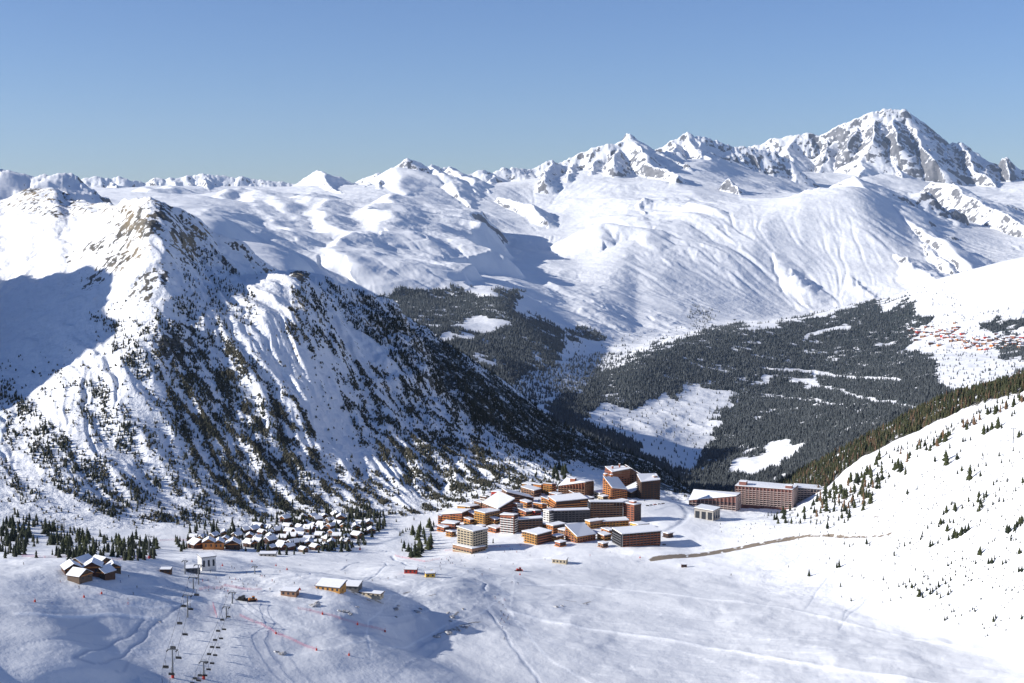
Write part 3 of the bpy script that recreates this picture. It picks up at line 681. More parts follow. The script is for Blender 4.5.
# a web of old ski tracks
tg = random.Random(77)
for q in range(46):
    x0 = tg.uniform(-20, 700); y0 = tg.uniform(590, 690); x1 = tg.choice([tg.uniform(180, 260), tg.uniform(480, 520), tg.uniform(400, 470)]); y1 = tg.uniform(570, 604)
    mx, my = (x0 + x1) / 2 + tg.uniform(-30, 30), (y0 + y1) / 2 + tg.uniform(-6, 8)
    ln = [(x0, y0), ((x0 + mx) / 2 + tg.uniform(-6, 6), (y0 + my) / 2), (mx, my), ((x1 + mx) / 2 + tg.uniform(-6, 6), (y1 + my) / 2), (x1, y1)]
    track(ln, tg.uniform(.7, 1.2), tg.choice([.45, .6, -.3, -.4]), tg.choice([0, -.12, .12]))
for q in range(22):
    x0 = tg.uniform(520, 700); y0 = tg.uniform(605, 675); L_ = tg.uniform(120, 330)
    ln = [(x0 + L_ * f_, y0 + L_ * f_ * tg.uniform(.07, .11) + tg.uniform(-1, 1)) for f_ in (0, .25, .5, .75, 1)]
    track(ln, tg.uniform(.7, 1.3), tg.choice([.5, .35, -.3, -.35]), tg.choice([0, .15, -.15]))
for q in range(30):
    x0 = tg.uniform(800, 1020); y0 = tg.uniform(430, 600); ln = [(x0, y0), (x0 - tg.uniform(8, 20), y0 + tg.uniform(10, 20)), (x0 - tg.uniform(25, 45), y0 + tg.uniform(25, 40))]
    if ground_hit(*ln[0]) is not None: track(ln, .9, -.5, -.25)
# ---------------------------------------------------------------- materials
MATS = {}
class NT:
    def __init__(s, name):
        s.m = bpy.data.materials.new(name); s.m.use_nodes = True; s.t = s.m.node_tree
        s.t.nodes.clear()
        s.out = s.n('ShaderNodeOutputMaterial'); s.b = s.n('ShaderNodeBsdfPrincipled'); s.l(s.b.outputs[0], s.out.inputs[0])
        s.b.inputs['Specular IOR Level'].default_value = .2
        MATS[name] = s.m
    def n(s, t, **k):
        o = s.t.nodes.new(t)
        for a, v in k.items(): setattr(o, a, v)
        return o
    def l(s, a, b): s.t.links.new(a, b)
    def pos(s): return s.n('ShaderNodeNewGeometry').outputs['Position']
    def obj(s): return s.n('ShaderNodeTexCoord').outputs['Object']
    def noise(s, vec, scale, detail=4, rough=.55, dist=0.0):
        o = s.n('ShaderNodeTexNoise'); o.inputs['Scale'].default_value = scale; o.inputs['Detail'].default_value = detail
        o.inputs['Roughness'].default_value = rough; o.inputs['Distortion'].default_value = dist
        s.l(vec, o.inputs['Vector']); return o.outputs['Fac']
    def attr(s, n): return s.n('ShaderNodeAttribute', attribute_name=n).outputs['Fac']
    def math(s, op, a, b=None, c=None, clamp=False):
        o = s.n('ShaderNodeMath', operation=op, use_clamp=clamp)
        for i, v in enumerate([a, b, c]):
            if v is None: continue
            if isinstance(v, (int, float)): o.inputs[i].default_value = v
            else: s.l(v, o.inputs[i])
        return o.outputs[0]
    def ramp(s, f, lo, hi):
        o = s.n('ShaderNodeMapRange', clamp=True); o.inputs[1].default_value = lo; o.inputs[2].default_value = hi
        s.l(f, o.inputs[0]); return o.outputs[0]
    def mix(s, f, a, b):
        o = s.n('ShaderNodeMix', data_type='RGBA')
        if isinstance(f, (int, float)): o.inputs[0].default_value = f
        else: s.l(f, o.inputs[0])
        for i, v in ((6, a), (7, b)):
            if isinstance(v, tuple): o.inputs[i].default_value = (*v, 1)
            else: s.l(v, o.inputs[i])
        return o.outputs[2]
    def col(s, c):
        if isinstance(c, tuple): s.b.inputs['Base Color'].default_value = (*c, 1)
        else: s.l(c, s.b.inputs['Base Color'])
    def rough(s, v): s.b.inputs['Roughness'].default_value = v
    def bump(s, h, dist, strength=1.0):
        o = s.n('ShaderNodeBump'); o.inputs['Distance'].default_value = dist; o.inputs['Strength'].default_value = strength
        s.l(h, o.inputs['Height']); s.l(o.outputs[0], s.b.inputs['Normal'])
SNOW = (.86, .87, .89)
def ground_mat(name, sc, bumpd, rock_a, rock_b, forest_c=(.035, .045, .042), warm=None, tracks=False, base=None):
    """sc: size in metres of the finest relief"""
    t = NT(name); p = t.pos()
    n1 = t.noise(p, 1 / sc, 6, .6); n2 = t.noise(p, 1 / (sc * 6), 5, .6)
    snow = t.mix(t.ramp(n2, .35, .7), base or SNOW, tuple(v * .95 for v in (base or SNOW)))
    if tracks: snow = t.mix(t.attr('basin_shade'), snow, (.69, .705, .735))  # greyer snow colour stands for the bowl's grazing light
    rc = t.mix(t.ramp(t.noise(p, 1 / (sc * 1.5), 5, .7), .35, .65), rock_a, rock_b)
    if warm: rc = t.mix(t.ramp(t.noise(p, 1 / 90, 3, .5), .5, .62), rc, warm)
    ra = t.attr('rock')
    rm = t.ramp(t.math('ADD', ra, t.math('MULTIPLY', t.math('SUBTRACT', n1, .5), 2.4)), .45, .54)
    rm = t.math('MULTIPLY', rm, t.math('GREATER_THAN', ra, .02))
    c = t.mix(rm, snow, rc)
    fa = t.attr('forest')
    fm = t.ramp(t.math('ADD', fa, t.math('MULTIPLY', t.math('SUBTRACT', n1, .5), 2.2)), .4, .7)
    fm = t.math('MULTIPLY', fm, t.math('GREATER_THAN', fa, .03))
    c = t.mix(fm, c, forest_c)
    if tracks:
        ta = t.attr('track')
        c = t.mix(t.ramp(ta, .0, 1.0), c, (.93, .94, .95))
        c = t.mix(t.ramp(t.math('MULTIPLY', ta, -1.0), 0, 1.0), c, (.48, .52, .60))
        c = t.mix(t.ramp(t.math('ADD', t.attr('dirt'), t.math('MULTIPLY', t.math('SUBTRACT', n1, .5), .8)), .35, .7), c, (.22, .18, .14))
    t.col(c); t.rough(.65)
    h = t.math('ADD', t.math('MULTIPLY', n1, .35), t.math('MULTIPLY', n2, 1.3))
    t.bump(h, bumpd, .8)
    return t
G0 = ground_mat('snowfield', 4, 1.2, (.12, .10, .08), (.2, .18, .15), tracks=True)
tt_ = G0; # bare earth along cut banks and tracks
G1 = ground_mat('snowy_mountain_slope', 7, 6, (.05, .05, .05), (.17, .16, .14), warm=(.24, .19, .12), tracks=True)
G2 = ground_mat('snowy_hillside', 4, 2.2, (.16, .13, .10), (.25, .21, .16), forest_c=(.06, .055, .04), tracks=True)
G3 = ground_mat('snowy_wooded_valley', 45, 8, (.12, .11, .11), (.2, .19, .18))
G4 = ground_mat('far_snow_mountain', 80, 30, (.10, .105, .12), (.22, .22, .235))
GM = [g.m for g in (G0, G1, G2, G3, G4)]
# haze
def haze():
    t = bpy.data.materials.new('valley_haze'); t.use_nodes = True; n = t.node_tree; n.nodes.clear()
    o = n.nodes.new('ShaderNodeOutputMaterial'); v = n.nodes.new('ShaderNodeVolumePrincipled')
    v.inputs['Color'].default_value = (.62, .78, 1.0, 1); v.inputs['Density'].default_value = HAZE; v.inputs['Anisotropy'].default_value = .2
    n.links.new(v.outputs[0], o.inputs['Volume'])
    bm = bmesh.new(); bmesh.ops.create_cube(bm, size=1)
    z0 = float(H.min()) - 20; z1 = 2600.0
    bmesh.ops.scale(bm, vec=(84000, 84000, z1 - z0), verts=bm.verts); bmesh.ops.translate(bm, vec=(0, 0, (z0 + z1) / 2), verts=bm.verts)
    me = bpy.data.meshes.new('haze'); bm.to_mesh(me); bm.free(); me.materials.append(t)
    ob = bpy.data.objects.new('haze', me); COL.objects.link(ob); ob['kind'] = 'stuff'
HAZE = 0.8e-5
# ---------------------------------------------------------------- visible cells and scattering
elev = H / RG
runmax = np.maximum.accumulate(elev, axis=0)
prev = np.vstack([np.full((1, NC), -9.0), runmax[:-1]])
VIS = elev >= prev - 1e-4
dPY = np.zeros_like(H); dPY[1:] = np.clip((elev[1:] - prev[1:]) * F, 0, 6)
CELLPX = dPY * (DT[None, :] * F)
CELLM2 = DR[:, None] * RG * DT[None, :]
def scatter(D, n, seed, hidden=.15, r0=900, r1=14400):
    """n places drawn in proportion to density D over what can be seen (plus a share of what cannot)"""
    g = np.random.default_rng(seed)
    a, b = np.searchsorted(RR, [r0, r1])
    d = D[a:b]; inn = np.abs(TG[a:b]) < R(24)
    w = d * (CELLPX[a:b] + hidden * CELLM2[a:b] * (F / RG[a:b]) ** 2 * .3) * inn
    cw = np.cumsum(w.ravel()); k = np.searchsorted(cw, g.uniform(0, cw[-1], n))
    i = k // NC + a; j = k % NC
    i = np.clip(i, 1, NR - 2); j = np.clip(j, 1, NC - 2)
    r = RR[i] + g.uniform(-.5, .5, n) * DR[i]; t = TH[j] + g.uniform(-.5, .5, n) * DT[j]
    x = r * np.sin(t); y = r * np.cos(t)
    return x, y, height_at(x, y)
def tree_proto(sides, tiers, seed, wid=.2, jag=.25, lo=.06):
    """unit-high conifer: ragged tiers of boughs"""
    g = random.Random(seed); V = []; Fc = []
    for k in range(tiers):
        z0 = lo + (1 - lo) * k / tiers * .92; z1 = min(1.0, z0 + (1 - lo) / tiers * 1.7) if k < tiers - 1 else 1.0
        rad = wid * (1 - .82 * k / tiers) * g.uniform(.85, 1.15)
        ph = g.uniform(0, 6.28); base = len(V)
        for s in range(sides):
            a = ph + 6.2832 * s / sides; rr = rad * (1 + g.uniform(-jag, jag)) * (1 if s % 2 else .62)
            V.append((rr * math.cos(a), rr * math.sin(a), z0 + g.uniform(-.03, .03) - (.03 if s % 2 else -.02)))
        V.append((g.uniform(-.01, .01), g.uniform(-.01, .01), z1))
        for s in range(sides): Fc.append((base + s, base + (s + 1) % sides, base + sides))
    return np.array(V, np.float32), np.array(Fc, np.int32)
def mass(name, x, y, z, h, protos, mat, seed, sink=.05, wid=(.85, 1.25), kind='stuff', lean=.05):
    g = np.random.default_rng(seed); n = len(x)
    pi = g.integers(0, len(protos), n); AV = []; AF = []; off = 0; tint = []
    for k, (pv, pf) in enumerate(protos):
        s = np.nonzero(pi == k)[0]; m = len(s)
        if not m: continue
        a = g.uniform(0, 6.283, m); w = g.uniform(wid[0], wid[1], m) * h[s]
        ca, sa = np.cos(a) * w, np.sin(a) * w
        vx = pv[None, :, 0] * ca[:, None] - pv[None, :, 1] * sa[:, None] + g.normal(0, lean, (m, 1)) * pv[None, :, 2] * h[s][:, None]
        vy = pv[None, :, 0] * sa[:, None] + pv[None, :, 1] * ca[:, None]
        vz = pv[None, :, 2] * h[s][:, None]
        v = np.stack([vx + x[s][:, None], vy + y[s][:, None], vz + (z[s] - sink * h[s])[:, None]], -1).reshape(-1, 3)
        f = (pf[None] + (np.arange(m) * len(pv))[:, None, None]).reshape(-1, 3) + off
        AV.append(v); AF.append(f); off += len(v); tint.append(np.repeat(g.uniform(0, 1, m), len(pv)))
    V = np.concatenate(AV).astype(np.float32); Fa = np.concatenate(AF).astype(np.int32)
    me = bpy.data.meshes.new(name); me.vertices.add(len(V)); me.vertices.foreach_set('co', V.ravel())
    me.loops.add(Fa.size); me.loops.foreach_set('vertex_index', Fa.ravel())
    me.polygons.add(len(Fa)); me.polygons.foreach_set('loop_start', np.arange(0, Fa.size, 3, dtype=np.int32))
    me.update(calc_edges=True)
    at = me.attributes.new('tint', 'FLOAT', 'POINT'); at.data.foreach_set('value', np.concatenate(tint).astype(np.float32))
    me.materials.append(mat)
    o = bpy.data.objects.new(name, me); COL.objects.link(o)
    if kind: o['kind'] = kind
    print(name, n, 'trees', len(Fa), 'faces')
    return o
def foliage(name, a, b, dry=None, frost=0.0):
    t = NT(name); tn = t.attr('tint'); p = t.pos()
    c = t.mix(tn, a, b)
    if dry: c = t.mix(t.math('MULTIPLY', t.math('GREATER_THAN', tn, .82), .8), c, dry)
    if frost:
        nz = t.n('ShaderNodeSeparateXYZ'); t.l(t.n('ShaderNodeNewGeometry').outputs['Normal'], nz.inputs[0])
        c = t.mix(t.math('MULTIPLY', t.ramp(t.noise(p, 1 / 3.0, 3), .5, .7), frost), c, (.7, .73, .78))
    t.col(c); t.rough(.9); return t.m
M_FAR = foliage('far_conifer_foliage', (.034, .041, .045), (.09, .10, .105))
M_NEAR = foliage('dark_conifer_foliage', (.014, .02, .015), (.042, .046, .027))
M_SHR = foliage('scrub_twigs', (.03, .032, .024), (.11, .10, .07), frost=.0)
M_BELT = foliage('mixed_conifer_foliage', (.028, .038, .02), (.07, .065, .03), dry=(.12, .075, .05))
pf = [tree_proto(6, 2, k, .24) for k in range(4)]
x, y, z = scatter(FOREST * (RG > 5000), 42000, 1)
mass('far_forest', x, y, z, rng.uniform(15, 30, len(x)), pf, M_FAR, 2)
x, y, z = scatter(SCRUB, 900, 3)
mass('far_scattered_trees', x, y, z, rng.uniform(10, 22, len(x)), pf, M_FAR, 4)
x, y, z = scatter(FOREST * (RG > 3150) * (RG < 5000) , 5000, 5)
mass('valley_side_forest', x, y, z, rng.uniform(12, 22, len(x)), pf, M_NEAR, 6)
pn = [tree_proto(8, 4, 20 + k, .23) for k in range(6)]
ps = [tree_proto(6, 2, 40 + k, .5, .4, 0.0) for k in range(4)]
FU = X * .80 + Y * .60; FV = X * -.60 + Y * .80
clump = np.clip(.3 + fbm(FU / 20, FV / 60, 4, 81) * 2.2 + .5 * pfb(9, 82, 2), 0.01, 1.7)
x, y, z = scatter(TREES * clump, 9800, 7)
mass('mountain_slope_forest', x, y, z, rng.uniform(3.2, 8.2, len(x)), pn, M_NEAR, 8)
cl2 = np.clip(.15 + fbm(FU / 14, FV / 45, 4, 83) * 2.8, 0.01, 1.6)
x, y, z = scatter((SHRUB + TREES * .3) * cl2, 33000, 9)
mass('mountain_slope_scrub', x, y, z, rng.uniform(1.3, 4.2, len(x)), ps, M_SHR, 10)
x, y, z = scatter(FOREST * (REG == 2), 3200, 11, r1=3400)
mass('ridge_forest', x, y, z, rng.uniform(7, 14, len(x)), pn, M_BELT, 12)
# ================================================================ things
def mat(name, c, rough=.8, noise=0.0, nscale=1.0, metal=0.0, c2=None):
    if name in MATS: return MATS[name]
    t = NT(name)
    if noise or c2:
        cc = t.mix(t.ramp(t.noise(t.obj(), nscale, 4), .3, .7), c, c2 or tuple(v * (1 - noise) for v in c))
        t.col(cc)
    else: t.col(c)
    t.rough(rough); t.b.inputs['Metallic'].default_value = metal
    return t.m
M_SN = mat('roof_snow', (.84, .85, .88), .6, .06, .4)
M_GL = mat('dark_window_glass', (.035, .04, .05), .15)
M_CON = mat('pale_concrete', (.42, .39, .35), .9, .25, .3)
M_WHT = mat('white_plaster', (.72, .70, .67), .9, .1, .3)
M_OR = mat('orange_larch_cladding', (.56, .22, .07), .8, .35, .25)
M_OR2 = mat('amber_cladding', (.52, .27, .08), .8, .3, .25)
M_RB = mat('red_brown_cladding', (.36, .13, .075), .8, .35, .25)
M_BR = mat('dark_brown_and_shade_side', (.09, .05, .038), .85, .35, .25)  # also put on right faces of blocks to paint in their shade
M_PB = mat('pale_brown_cladding', (.33, .19, .12), .8, .3, .25)
M_RED = mat('red_paint', (.45, .05, .035), .7, .2, .3)
M_BEI = mat('beige_render', (.50, .42, .30), .9, .2, .3)
M_GRY = mat('grey_cladding', (.13, .13, .14), .8, .3, .3)
M_STL = mat('galvanised_steel', (.22, .23, .24), .5, .2, 2, .4)
M_BLK = mat('black_rubber', (.02, .02, .022), .6)
M_PNK = mat('pink_net', (.55, .10, .16), .9)
M_YEL = mat('yellow_paint', (.62, .40, .08), .7, .1, 1)
M_BARK = mat('bark', (.07, .05, .035), .95, .3, 2)

def link_mesh(name, bm, m, parent=None, smooth=False):
    me = bpy.data.meshes.new(name); bm.to_mesh(me); bm.free()
    if m is not None:
        for q in (m if isinstance(m, (list, tuple)) else [m]): me.materials.append(q)
    if smooth: me.polygons.foreach_set('use_smooth', [True] * len(me.polygons))
    o = bpy.data.objects.new(name, me); COL.objects.link(o)
    if parent is not None: o.parent = parent
    return o
def thing(name, loc, rz=0.0, label=None, cat=None, group=None):
    o = bpy.data.objects.new(name, None); o.empty_display_size = 2; COL.objects.link(o)
    o.location = loc; o.rotation_euler = (0, 0, rz)
    if label: o['label'] = label
    if cat: o['category'] = cat
    if group: o['group'] = group
    return o
def copy_tree(o, parent=None):
    c = o.copy(); COL.objects.link(c)
    if parent is not None: c.parent = parent
    for ch in KIDS.get(o.name, []): copy_tree(ch, c)
    return c
KIDS = {}
def remember(o):
    KIDS[o.name] = [c for c in COL.objects if c.parent == o]
    for c in KIDS[o.name]: remember(c)
def bbox(bm, x0, x1, y0, y1, z0, z1, mi=0):
    v = [bm.verts.new(p) for p in ((x0,y0,z0),(x1,y0,z0),(x1,y1,z0),(x0,y1,z0),(x0,y0,z1),(x1,y0,z1),(x1,y1,z1),(x0,y1,z1))]
    for f in ((0,3,2,1),(4,5,6,7),(0,1,5,4),(1,2,6,5),(2,3,7,6),(3,0,4,7)):
        q = bm.faces.new([v[i] for i in f]); q.material_index = mi
def prism(bm, pts, zb, zt, mi=0):
    """vertical prism over a plan polygon; zb, zt heights per corner"""
    n = len(pts)
    b = [bm.verts.new((p[0], p[1], zb[i] if isinstance(zb, (list, tuple)) else zb)) for i, p in enumerate(pts)]
    t = [bm.verts.new((p[0], p[1], zt[i] if isinstance(zt, (list, tuple)) else zt)) for i, p in enumerate(pts)]
    bm.faces.new(b[::-1]).material_index = mi; bm.faces.new(t).material_index = mi
    for i in range(n):
        j = (i + 1) % n
        bm.faces.new((b[i], b[j], t[j], t[i])).material_index = mi
    bmesh.ops.recalc_face_normals(bm, faces=bm.faces)
def rod(bm, a, b, r, n=6, r2=None):
    a = Vector(a); b = Vector(b); d = (b - a).normalized()
    u = d.orthogonal().normalized(); v = d.cross(u); r2 = r if r2 is None else r2
    A = [bm.verts.new(a + (u * math.cos(k * 6.2832 / n) + v * math.sin(k * 6.2832 / n)) * r) for k in range(n)]
    B = [bm.verts.new(b + (u * math.cos(k * 6.2832 / n) + v * math.sin(k * 6.2832 / n)) * r2) for k in range(n)]
    for k in range(n): bm.faces.new((A[k], A[(k+1) % n], B[(k+1) % n], B[k]))
    bm.faces.new(A[::-1]); bm.faces.new(B)

def block(name, label, cx, cy, lp, rp, a, hp, wall, wall_r=None, rail=None, storeys=None, style='bands', bay=4.2, group=None, rooft=1.0, cat='building', depth_hidden=None, balc_r=True, balc_l=True, plinth=True, tower=None, turret=None, snowpatch=1.0, overhang=.7, rr=None):
    """a block standing with one corner (cx, cy) to us. lp, rp: width seen of its left and right face; a: turn (degrees);
    hp: heights of the corners front, right, back, left (all in metres through the distance)"""
    g = ground_hit(cx, cy)
    r = math.hypot(g.x, g.y); k = r / F * rng.uniform(.99, 1.01)
    th = math.atan2(g.x, g.y)
    A = R(a)
    L = lp * k / max(.12, math.cos(A)); Q = rp * k / max(.12, math.sin(A))
    if isinstance(hp, (int, float)): hp = (hp,) * 4
    hc, hr, hb, hl = [h * k for h in hp]
    root = thing(name, (g.x, g.y, g.z), -th, label, cat, group)
    # local axes: u along the left face (to the left and back), w along the right face (to the right and back)
    u = Vector((-math.cos(A), math.sin(A), 0)); w = Vector((math.sin(A), math.cos(A), 0))
    c = Vector((0, 0, 0)); pts = [c, c + w * Q, c + w * Q + u * L, c + u * L]
    def inv(p): return p
    # ground under each corner
    sink = 6.0
    bm = bmesh.new(); prism(bm, pts, -sink, [hc, hr, hb, hl]); wl = link_mesh('wall', bm, wall, root)
    wall_r = wall_r or wall; rail = rail or wall
    hm = max(hc, hr, hl, hb); st = storeys or max(1, int(round(min(hc, hm) / 2.9)))
    fh = 2.9 if storeys is None else min(hc, hm) / storeys
    faces = []
    if lp > 0: faces.append(('l', u, L, Vector((-math.sin(A), -math.cos(A), 0)), hl))
    if rp > 0: faces.append(('r', w, Q, Vector((math.cos(A), -math.sin(A), 0)), hr))
    def quadbox(bm, o, d, n, s0, s1, z0, z1, t0, t1, z1b=None):
        """box on a face: from s0 to s1 along it, between offsets t0..t1 outwards"""
        p = [o + d * s + n * t for s, t in ((s0, t0), (s1, t0), (s1, t1), (s0, t1))]
        prism(bm, p, z0, z1)
    for tag_, d, ln, n, hend in faces:
        if ln < 2.5: continue
        topat = lambda s: hc + (hend - hc) * s / ln
        bal = balc_l if tag_ == 'l' else balc_r
        nb = max(1, int(ln / bay)); bw = ln / nb
        ns = int(max(hc, hend) / fh)
        # right face panel: mostly a darker colour that paints in its shade
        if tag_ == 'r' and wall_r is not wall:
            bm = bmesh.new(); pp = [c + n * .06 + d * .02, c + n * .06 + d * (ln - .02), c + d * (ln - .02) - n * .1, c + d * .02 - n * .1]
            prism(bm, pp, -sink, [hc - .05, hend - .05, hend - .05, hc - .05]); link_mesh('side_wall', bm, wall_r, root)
        nw = 0
        for s_ in range(ns):
            z = s_ * fh
            reach = ln
            # the part of this storey that lies under the roof line
            s0, s1 = 0.0, ln
            zt = z + fh * .95
            if hc < zt or hend < zt:
                if hend == hc or max(hc, hend) < zt: continue
                sx = (zt - hc) / (hend - hc) * ln
                if hc < zt: s0 = max(0, sx)
                else: s1 = min(ln, sx)
            if s1 - s0 < 2.0: continue
            if bal and style in ('bands', 'grid'):
                bm = bmesh.new(); dp = 1.5
                quadbox(bm, c, d, n, s0 + .3, s1 - .3, z + .1, z + .3, .08, dp)
                quadbox(bm, c, d, n, s0 + .3, s1 - .3, z + .3, z + 1.25, dp - .14, dp)
                link_mesh('balcony', bm, rail if tag_ == 'l' or rr is None else rr, root)
            # glazing
            for b_ in range(nb):
                x0 = b_ * bw + bw * .16; x1 = (b_ + 1) * bw - bw * .16
                if x0 < s0 or x1 > s1 or nw >= 46: continue
                bm = bmesh.new(); quadbox(bm, c, d, n, x0, x1, z + (.45 if bal else 1.0), z + fh * .84, .02, .13)
                link_mesh('window', bm, M_GL, root); nw += 1
        if bal and style in ('grid', 'fins'):
            for b_ in range(nb + 1):
                s = min(ln - .2, max(.2, b_ * bw)); zt = topat(s) - .3
                if zt < 3: continue
                bm = bmesh.new(); quadbox(bm, c, d, n, s - .16, s + .16, 0, zt, .08, 1.7); link_mesh('partition', bm, rail, root)
            if style == 'fins':
                for s_ in range(ns):
                    z = s_ * fh
                    if z + 1.2 > min(hc, hend): break
                    bm = bmesh.new(); quadbox(bm, c, d, n, .4, ln - .4, z + .1, z + 1.0, .1, 1.4); link_mesh('balcony', bm, rail, root)
    # roof with its snow
    oh = overhang
    ex = [c - u * oh - w * oh, c + w * (Q + oh) - u * oh, c + w * (Q + oh) + u * (L + oh), c - w * oh + u * (L + oh)]
    hh = [hc, hr, hb, hl]
    bm = bmesh.new(); prism(bm, ex, [h + .02 for h in hh], [h + .45 for h in hh]); rf = link_mesh('roof', bm, M_BR, root)
    sn = [p + (sum(ex, Vector()) / 4 - p).normalized() * .35 for p in ex]
    bm = bmesh.new(); prism(bm, sn, [h + .47 for h in hh], [h + .5 + .9 * rooft for h in hh]); o = link_mesh('snow_cover', bm, M_SN, root); o.parent = rf
    if turret:
        for (tu, tw, sz, th_) in turret:
            p = c + u * L * tu + w * Q * tw; hz = hc + (hl - hc) * tu + (hr - hc) * tw
            bm = bmesh.new(); q = [p, p + w * sz, p + w * sz + u * sz, p + u * sz]; prism(bm, q, hz + .3, hz + th_)
            ch = link_mesh('stair_tower', bm, wall, root)
            bm = bmesh.new(); q = [v + (v - (p + (u + w) * sz / 2)) * .08 for v in q]; prism(bm, q, hz + th_ + .01, hz + th_ + .8); o = link_mesh('snow_cover', bm, M_SN, root); o.parent = ch
    return root

B = 'resort building'
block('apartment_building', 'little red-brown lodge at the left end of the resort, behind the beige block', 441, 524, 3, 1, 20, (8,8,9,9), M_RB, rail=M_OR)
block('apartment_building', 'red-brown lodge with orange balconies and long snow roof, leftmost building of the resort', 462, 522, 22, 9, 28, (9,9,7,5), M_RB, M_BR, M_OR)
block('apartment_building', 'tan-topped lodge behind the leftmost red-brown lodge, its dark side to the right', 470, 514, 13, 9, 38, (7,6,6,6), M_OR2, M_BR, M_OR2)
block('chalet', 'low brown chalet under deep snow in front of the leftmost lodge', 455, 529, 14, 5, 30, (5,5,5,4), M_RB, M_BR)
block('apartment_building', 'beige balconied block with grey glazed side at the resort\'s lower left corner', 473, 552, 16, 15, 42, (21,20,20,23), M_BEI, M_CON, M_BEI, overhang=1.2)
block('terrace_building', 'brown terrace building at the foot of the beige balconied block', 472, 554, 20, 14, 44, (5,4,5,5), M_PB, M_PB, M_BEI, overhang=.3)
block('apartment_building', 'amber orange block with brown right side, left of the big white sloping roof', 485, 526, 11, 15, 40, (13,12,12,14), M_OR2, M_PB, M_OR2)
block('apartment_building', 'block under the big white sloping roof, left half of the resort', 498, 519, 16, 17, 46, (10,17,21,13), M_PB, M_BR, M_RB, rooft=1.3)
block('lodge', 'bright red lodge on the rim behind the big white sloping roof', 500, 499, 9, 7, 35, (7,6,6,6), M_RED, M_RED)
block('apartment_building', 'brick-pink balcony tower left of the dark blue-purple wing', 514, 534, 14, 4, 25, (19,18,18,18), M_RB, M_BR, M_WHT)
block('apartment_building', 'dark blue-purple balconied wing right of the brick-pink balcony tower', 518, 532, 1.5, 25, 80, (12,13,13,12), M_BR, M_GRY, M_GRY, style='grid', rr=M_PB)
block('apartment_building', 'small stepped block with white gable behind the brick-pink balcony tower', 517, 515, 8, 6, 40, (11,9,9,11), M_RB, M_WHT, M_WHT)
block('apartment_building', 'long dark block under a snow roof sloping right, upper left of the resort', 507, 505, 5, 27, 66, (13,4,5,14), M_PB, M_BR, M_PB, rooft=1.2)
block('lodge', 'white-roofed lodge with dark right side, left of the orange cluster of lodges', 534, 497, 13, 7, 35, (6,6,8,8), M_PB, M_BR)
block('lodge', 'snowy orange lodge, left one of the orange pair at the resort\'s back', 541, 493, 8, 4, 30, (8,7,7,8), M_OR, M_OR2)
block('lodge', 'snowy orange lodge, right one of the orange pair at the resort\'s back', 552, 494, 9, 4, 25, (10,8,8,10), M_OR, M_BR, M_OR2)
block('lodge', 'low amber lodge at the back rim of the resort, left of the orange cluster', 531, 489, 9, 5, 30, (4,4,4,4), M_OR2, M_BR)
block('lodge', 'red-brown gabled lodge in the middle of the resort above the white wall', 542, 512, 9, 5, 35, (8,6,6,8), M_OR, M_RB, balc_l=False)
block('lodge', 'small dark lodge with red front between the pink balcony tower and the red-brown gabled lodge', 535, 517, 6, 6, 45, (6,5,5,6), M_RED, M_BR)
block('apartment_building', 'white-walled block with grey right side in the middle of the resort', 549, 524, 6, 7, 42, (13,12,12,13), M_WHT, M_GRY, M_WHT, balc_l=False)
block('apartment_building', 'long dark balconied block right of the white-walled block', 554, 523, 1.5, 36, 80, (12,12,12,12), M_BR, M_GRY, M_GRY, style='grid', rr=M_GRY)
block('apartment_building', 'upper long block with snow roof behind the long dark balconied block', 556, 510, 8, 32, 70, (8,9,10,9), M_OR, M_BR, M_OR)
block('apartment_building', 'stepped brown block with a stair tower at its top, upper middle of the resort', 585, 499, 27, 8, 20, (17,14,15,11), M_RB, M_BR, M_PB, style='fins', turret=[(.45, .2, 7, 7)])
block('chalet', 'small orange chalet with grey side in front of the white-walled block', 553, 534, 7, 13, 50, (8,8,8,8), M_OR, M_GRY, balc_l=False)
block('chalet', 'orange striped chalet with dark red side, front row of the resort', 537, 545, 13, 15, 48, (10,11,11,10), M_OR2, M_BR, M_OR2, rr=M_RB)  # right face coloured dark for the shade it stands in
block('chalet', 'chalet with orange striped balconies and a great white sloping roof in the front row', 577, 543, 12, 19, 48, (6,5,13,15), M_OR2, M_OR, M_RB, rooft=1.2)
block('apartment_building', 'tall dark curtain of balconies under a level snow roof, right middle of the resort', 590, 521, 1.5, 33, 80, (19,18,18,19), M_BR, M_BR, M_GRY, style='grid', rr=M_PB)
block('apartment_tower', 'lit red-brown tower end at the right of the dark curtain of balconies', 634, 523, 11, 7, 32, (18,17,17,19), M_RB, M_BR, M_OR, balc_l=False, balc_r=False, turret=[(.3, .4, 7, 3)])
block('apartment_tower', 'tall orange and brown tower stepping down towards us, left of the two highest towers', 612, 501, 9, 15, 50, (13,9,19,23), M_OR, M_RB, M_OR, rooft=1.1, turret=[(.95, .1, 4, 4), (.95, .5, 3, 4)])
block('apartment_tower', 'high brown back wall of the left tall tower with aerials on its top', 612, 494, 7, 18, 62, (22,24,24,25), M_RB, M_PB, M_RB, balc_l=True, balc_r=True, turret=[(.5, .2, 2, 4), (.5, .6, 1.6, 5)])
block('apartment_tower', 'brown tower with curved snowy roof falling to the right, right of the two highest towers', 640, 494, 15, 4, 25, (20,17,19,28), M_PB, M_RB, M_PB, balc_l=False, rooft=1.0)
block('apartment_building', 'dark block stepping down under snowy ledges at the right edge of the highest towers', 641, 499, 4, 19, 66, (17,18,22,23), M_PB, M_BR, M_BR, rooft=1.2, turret=[(.3, .75, 5, 3)])
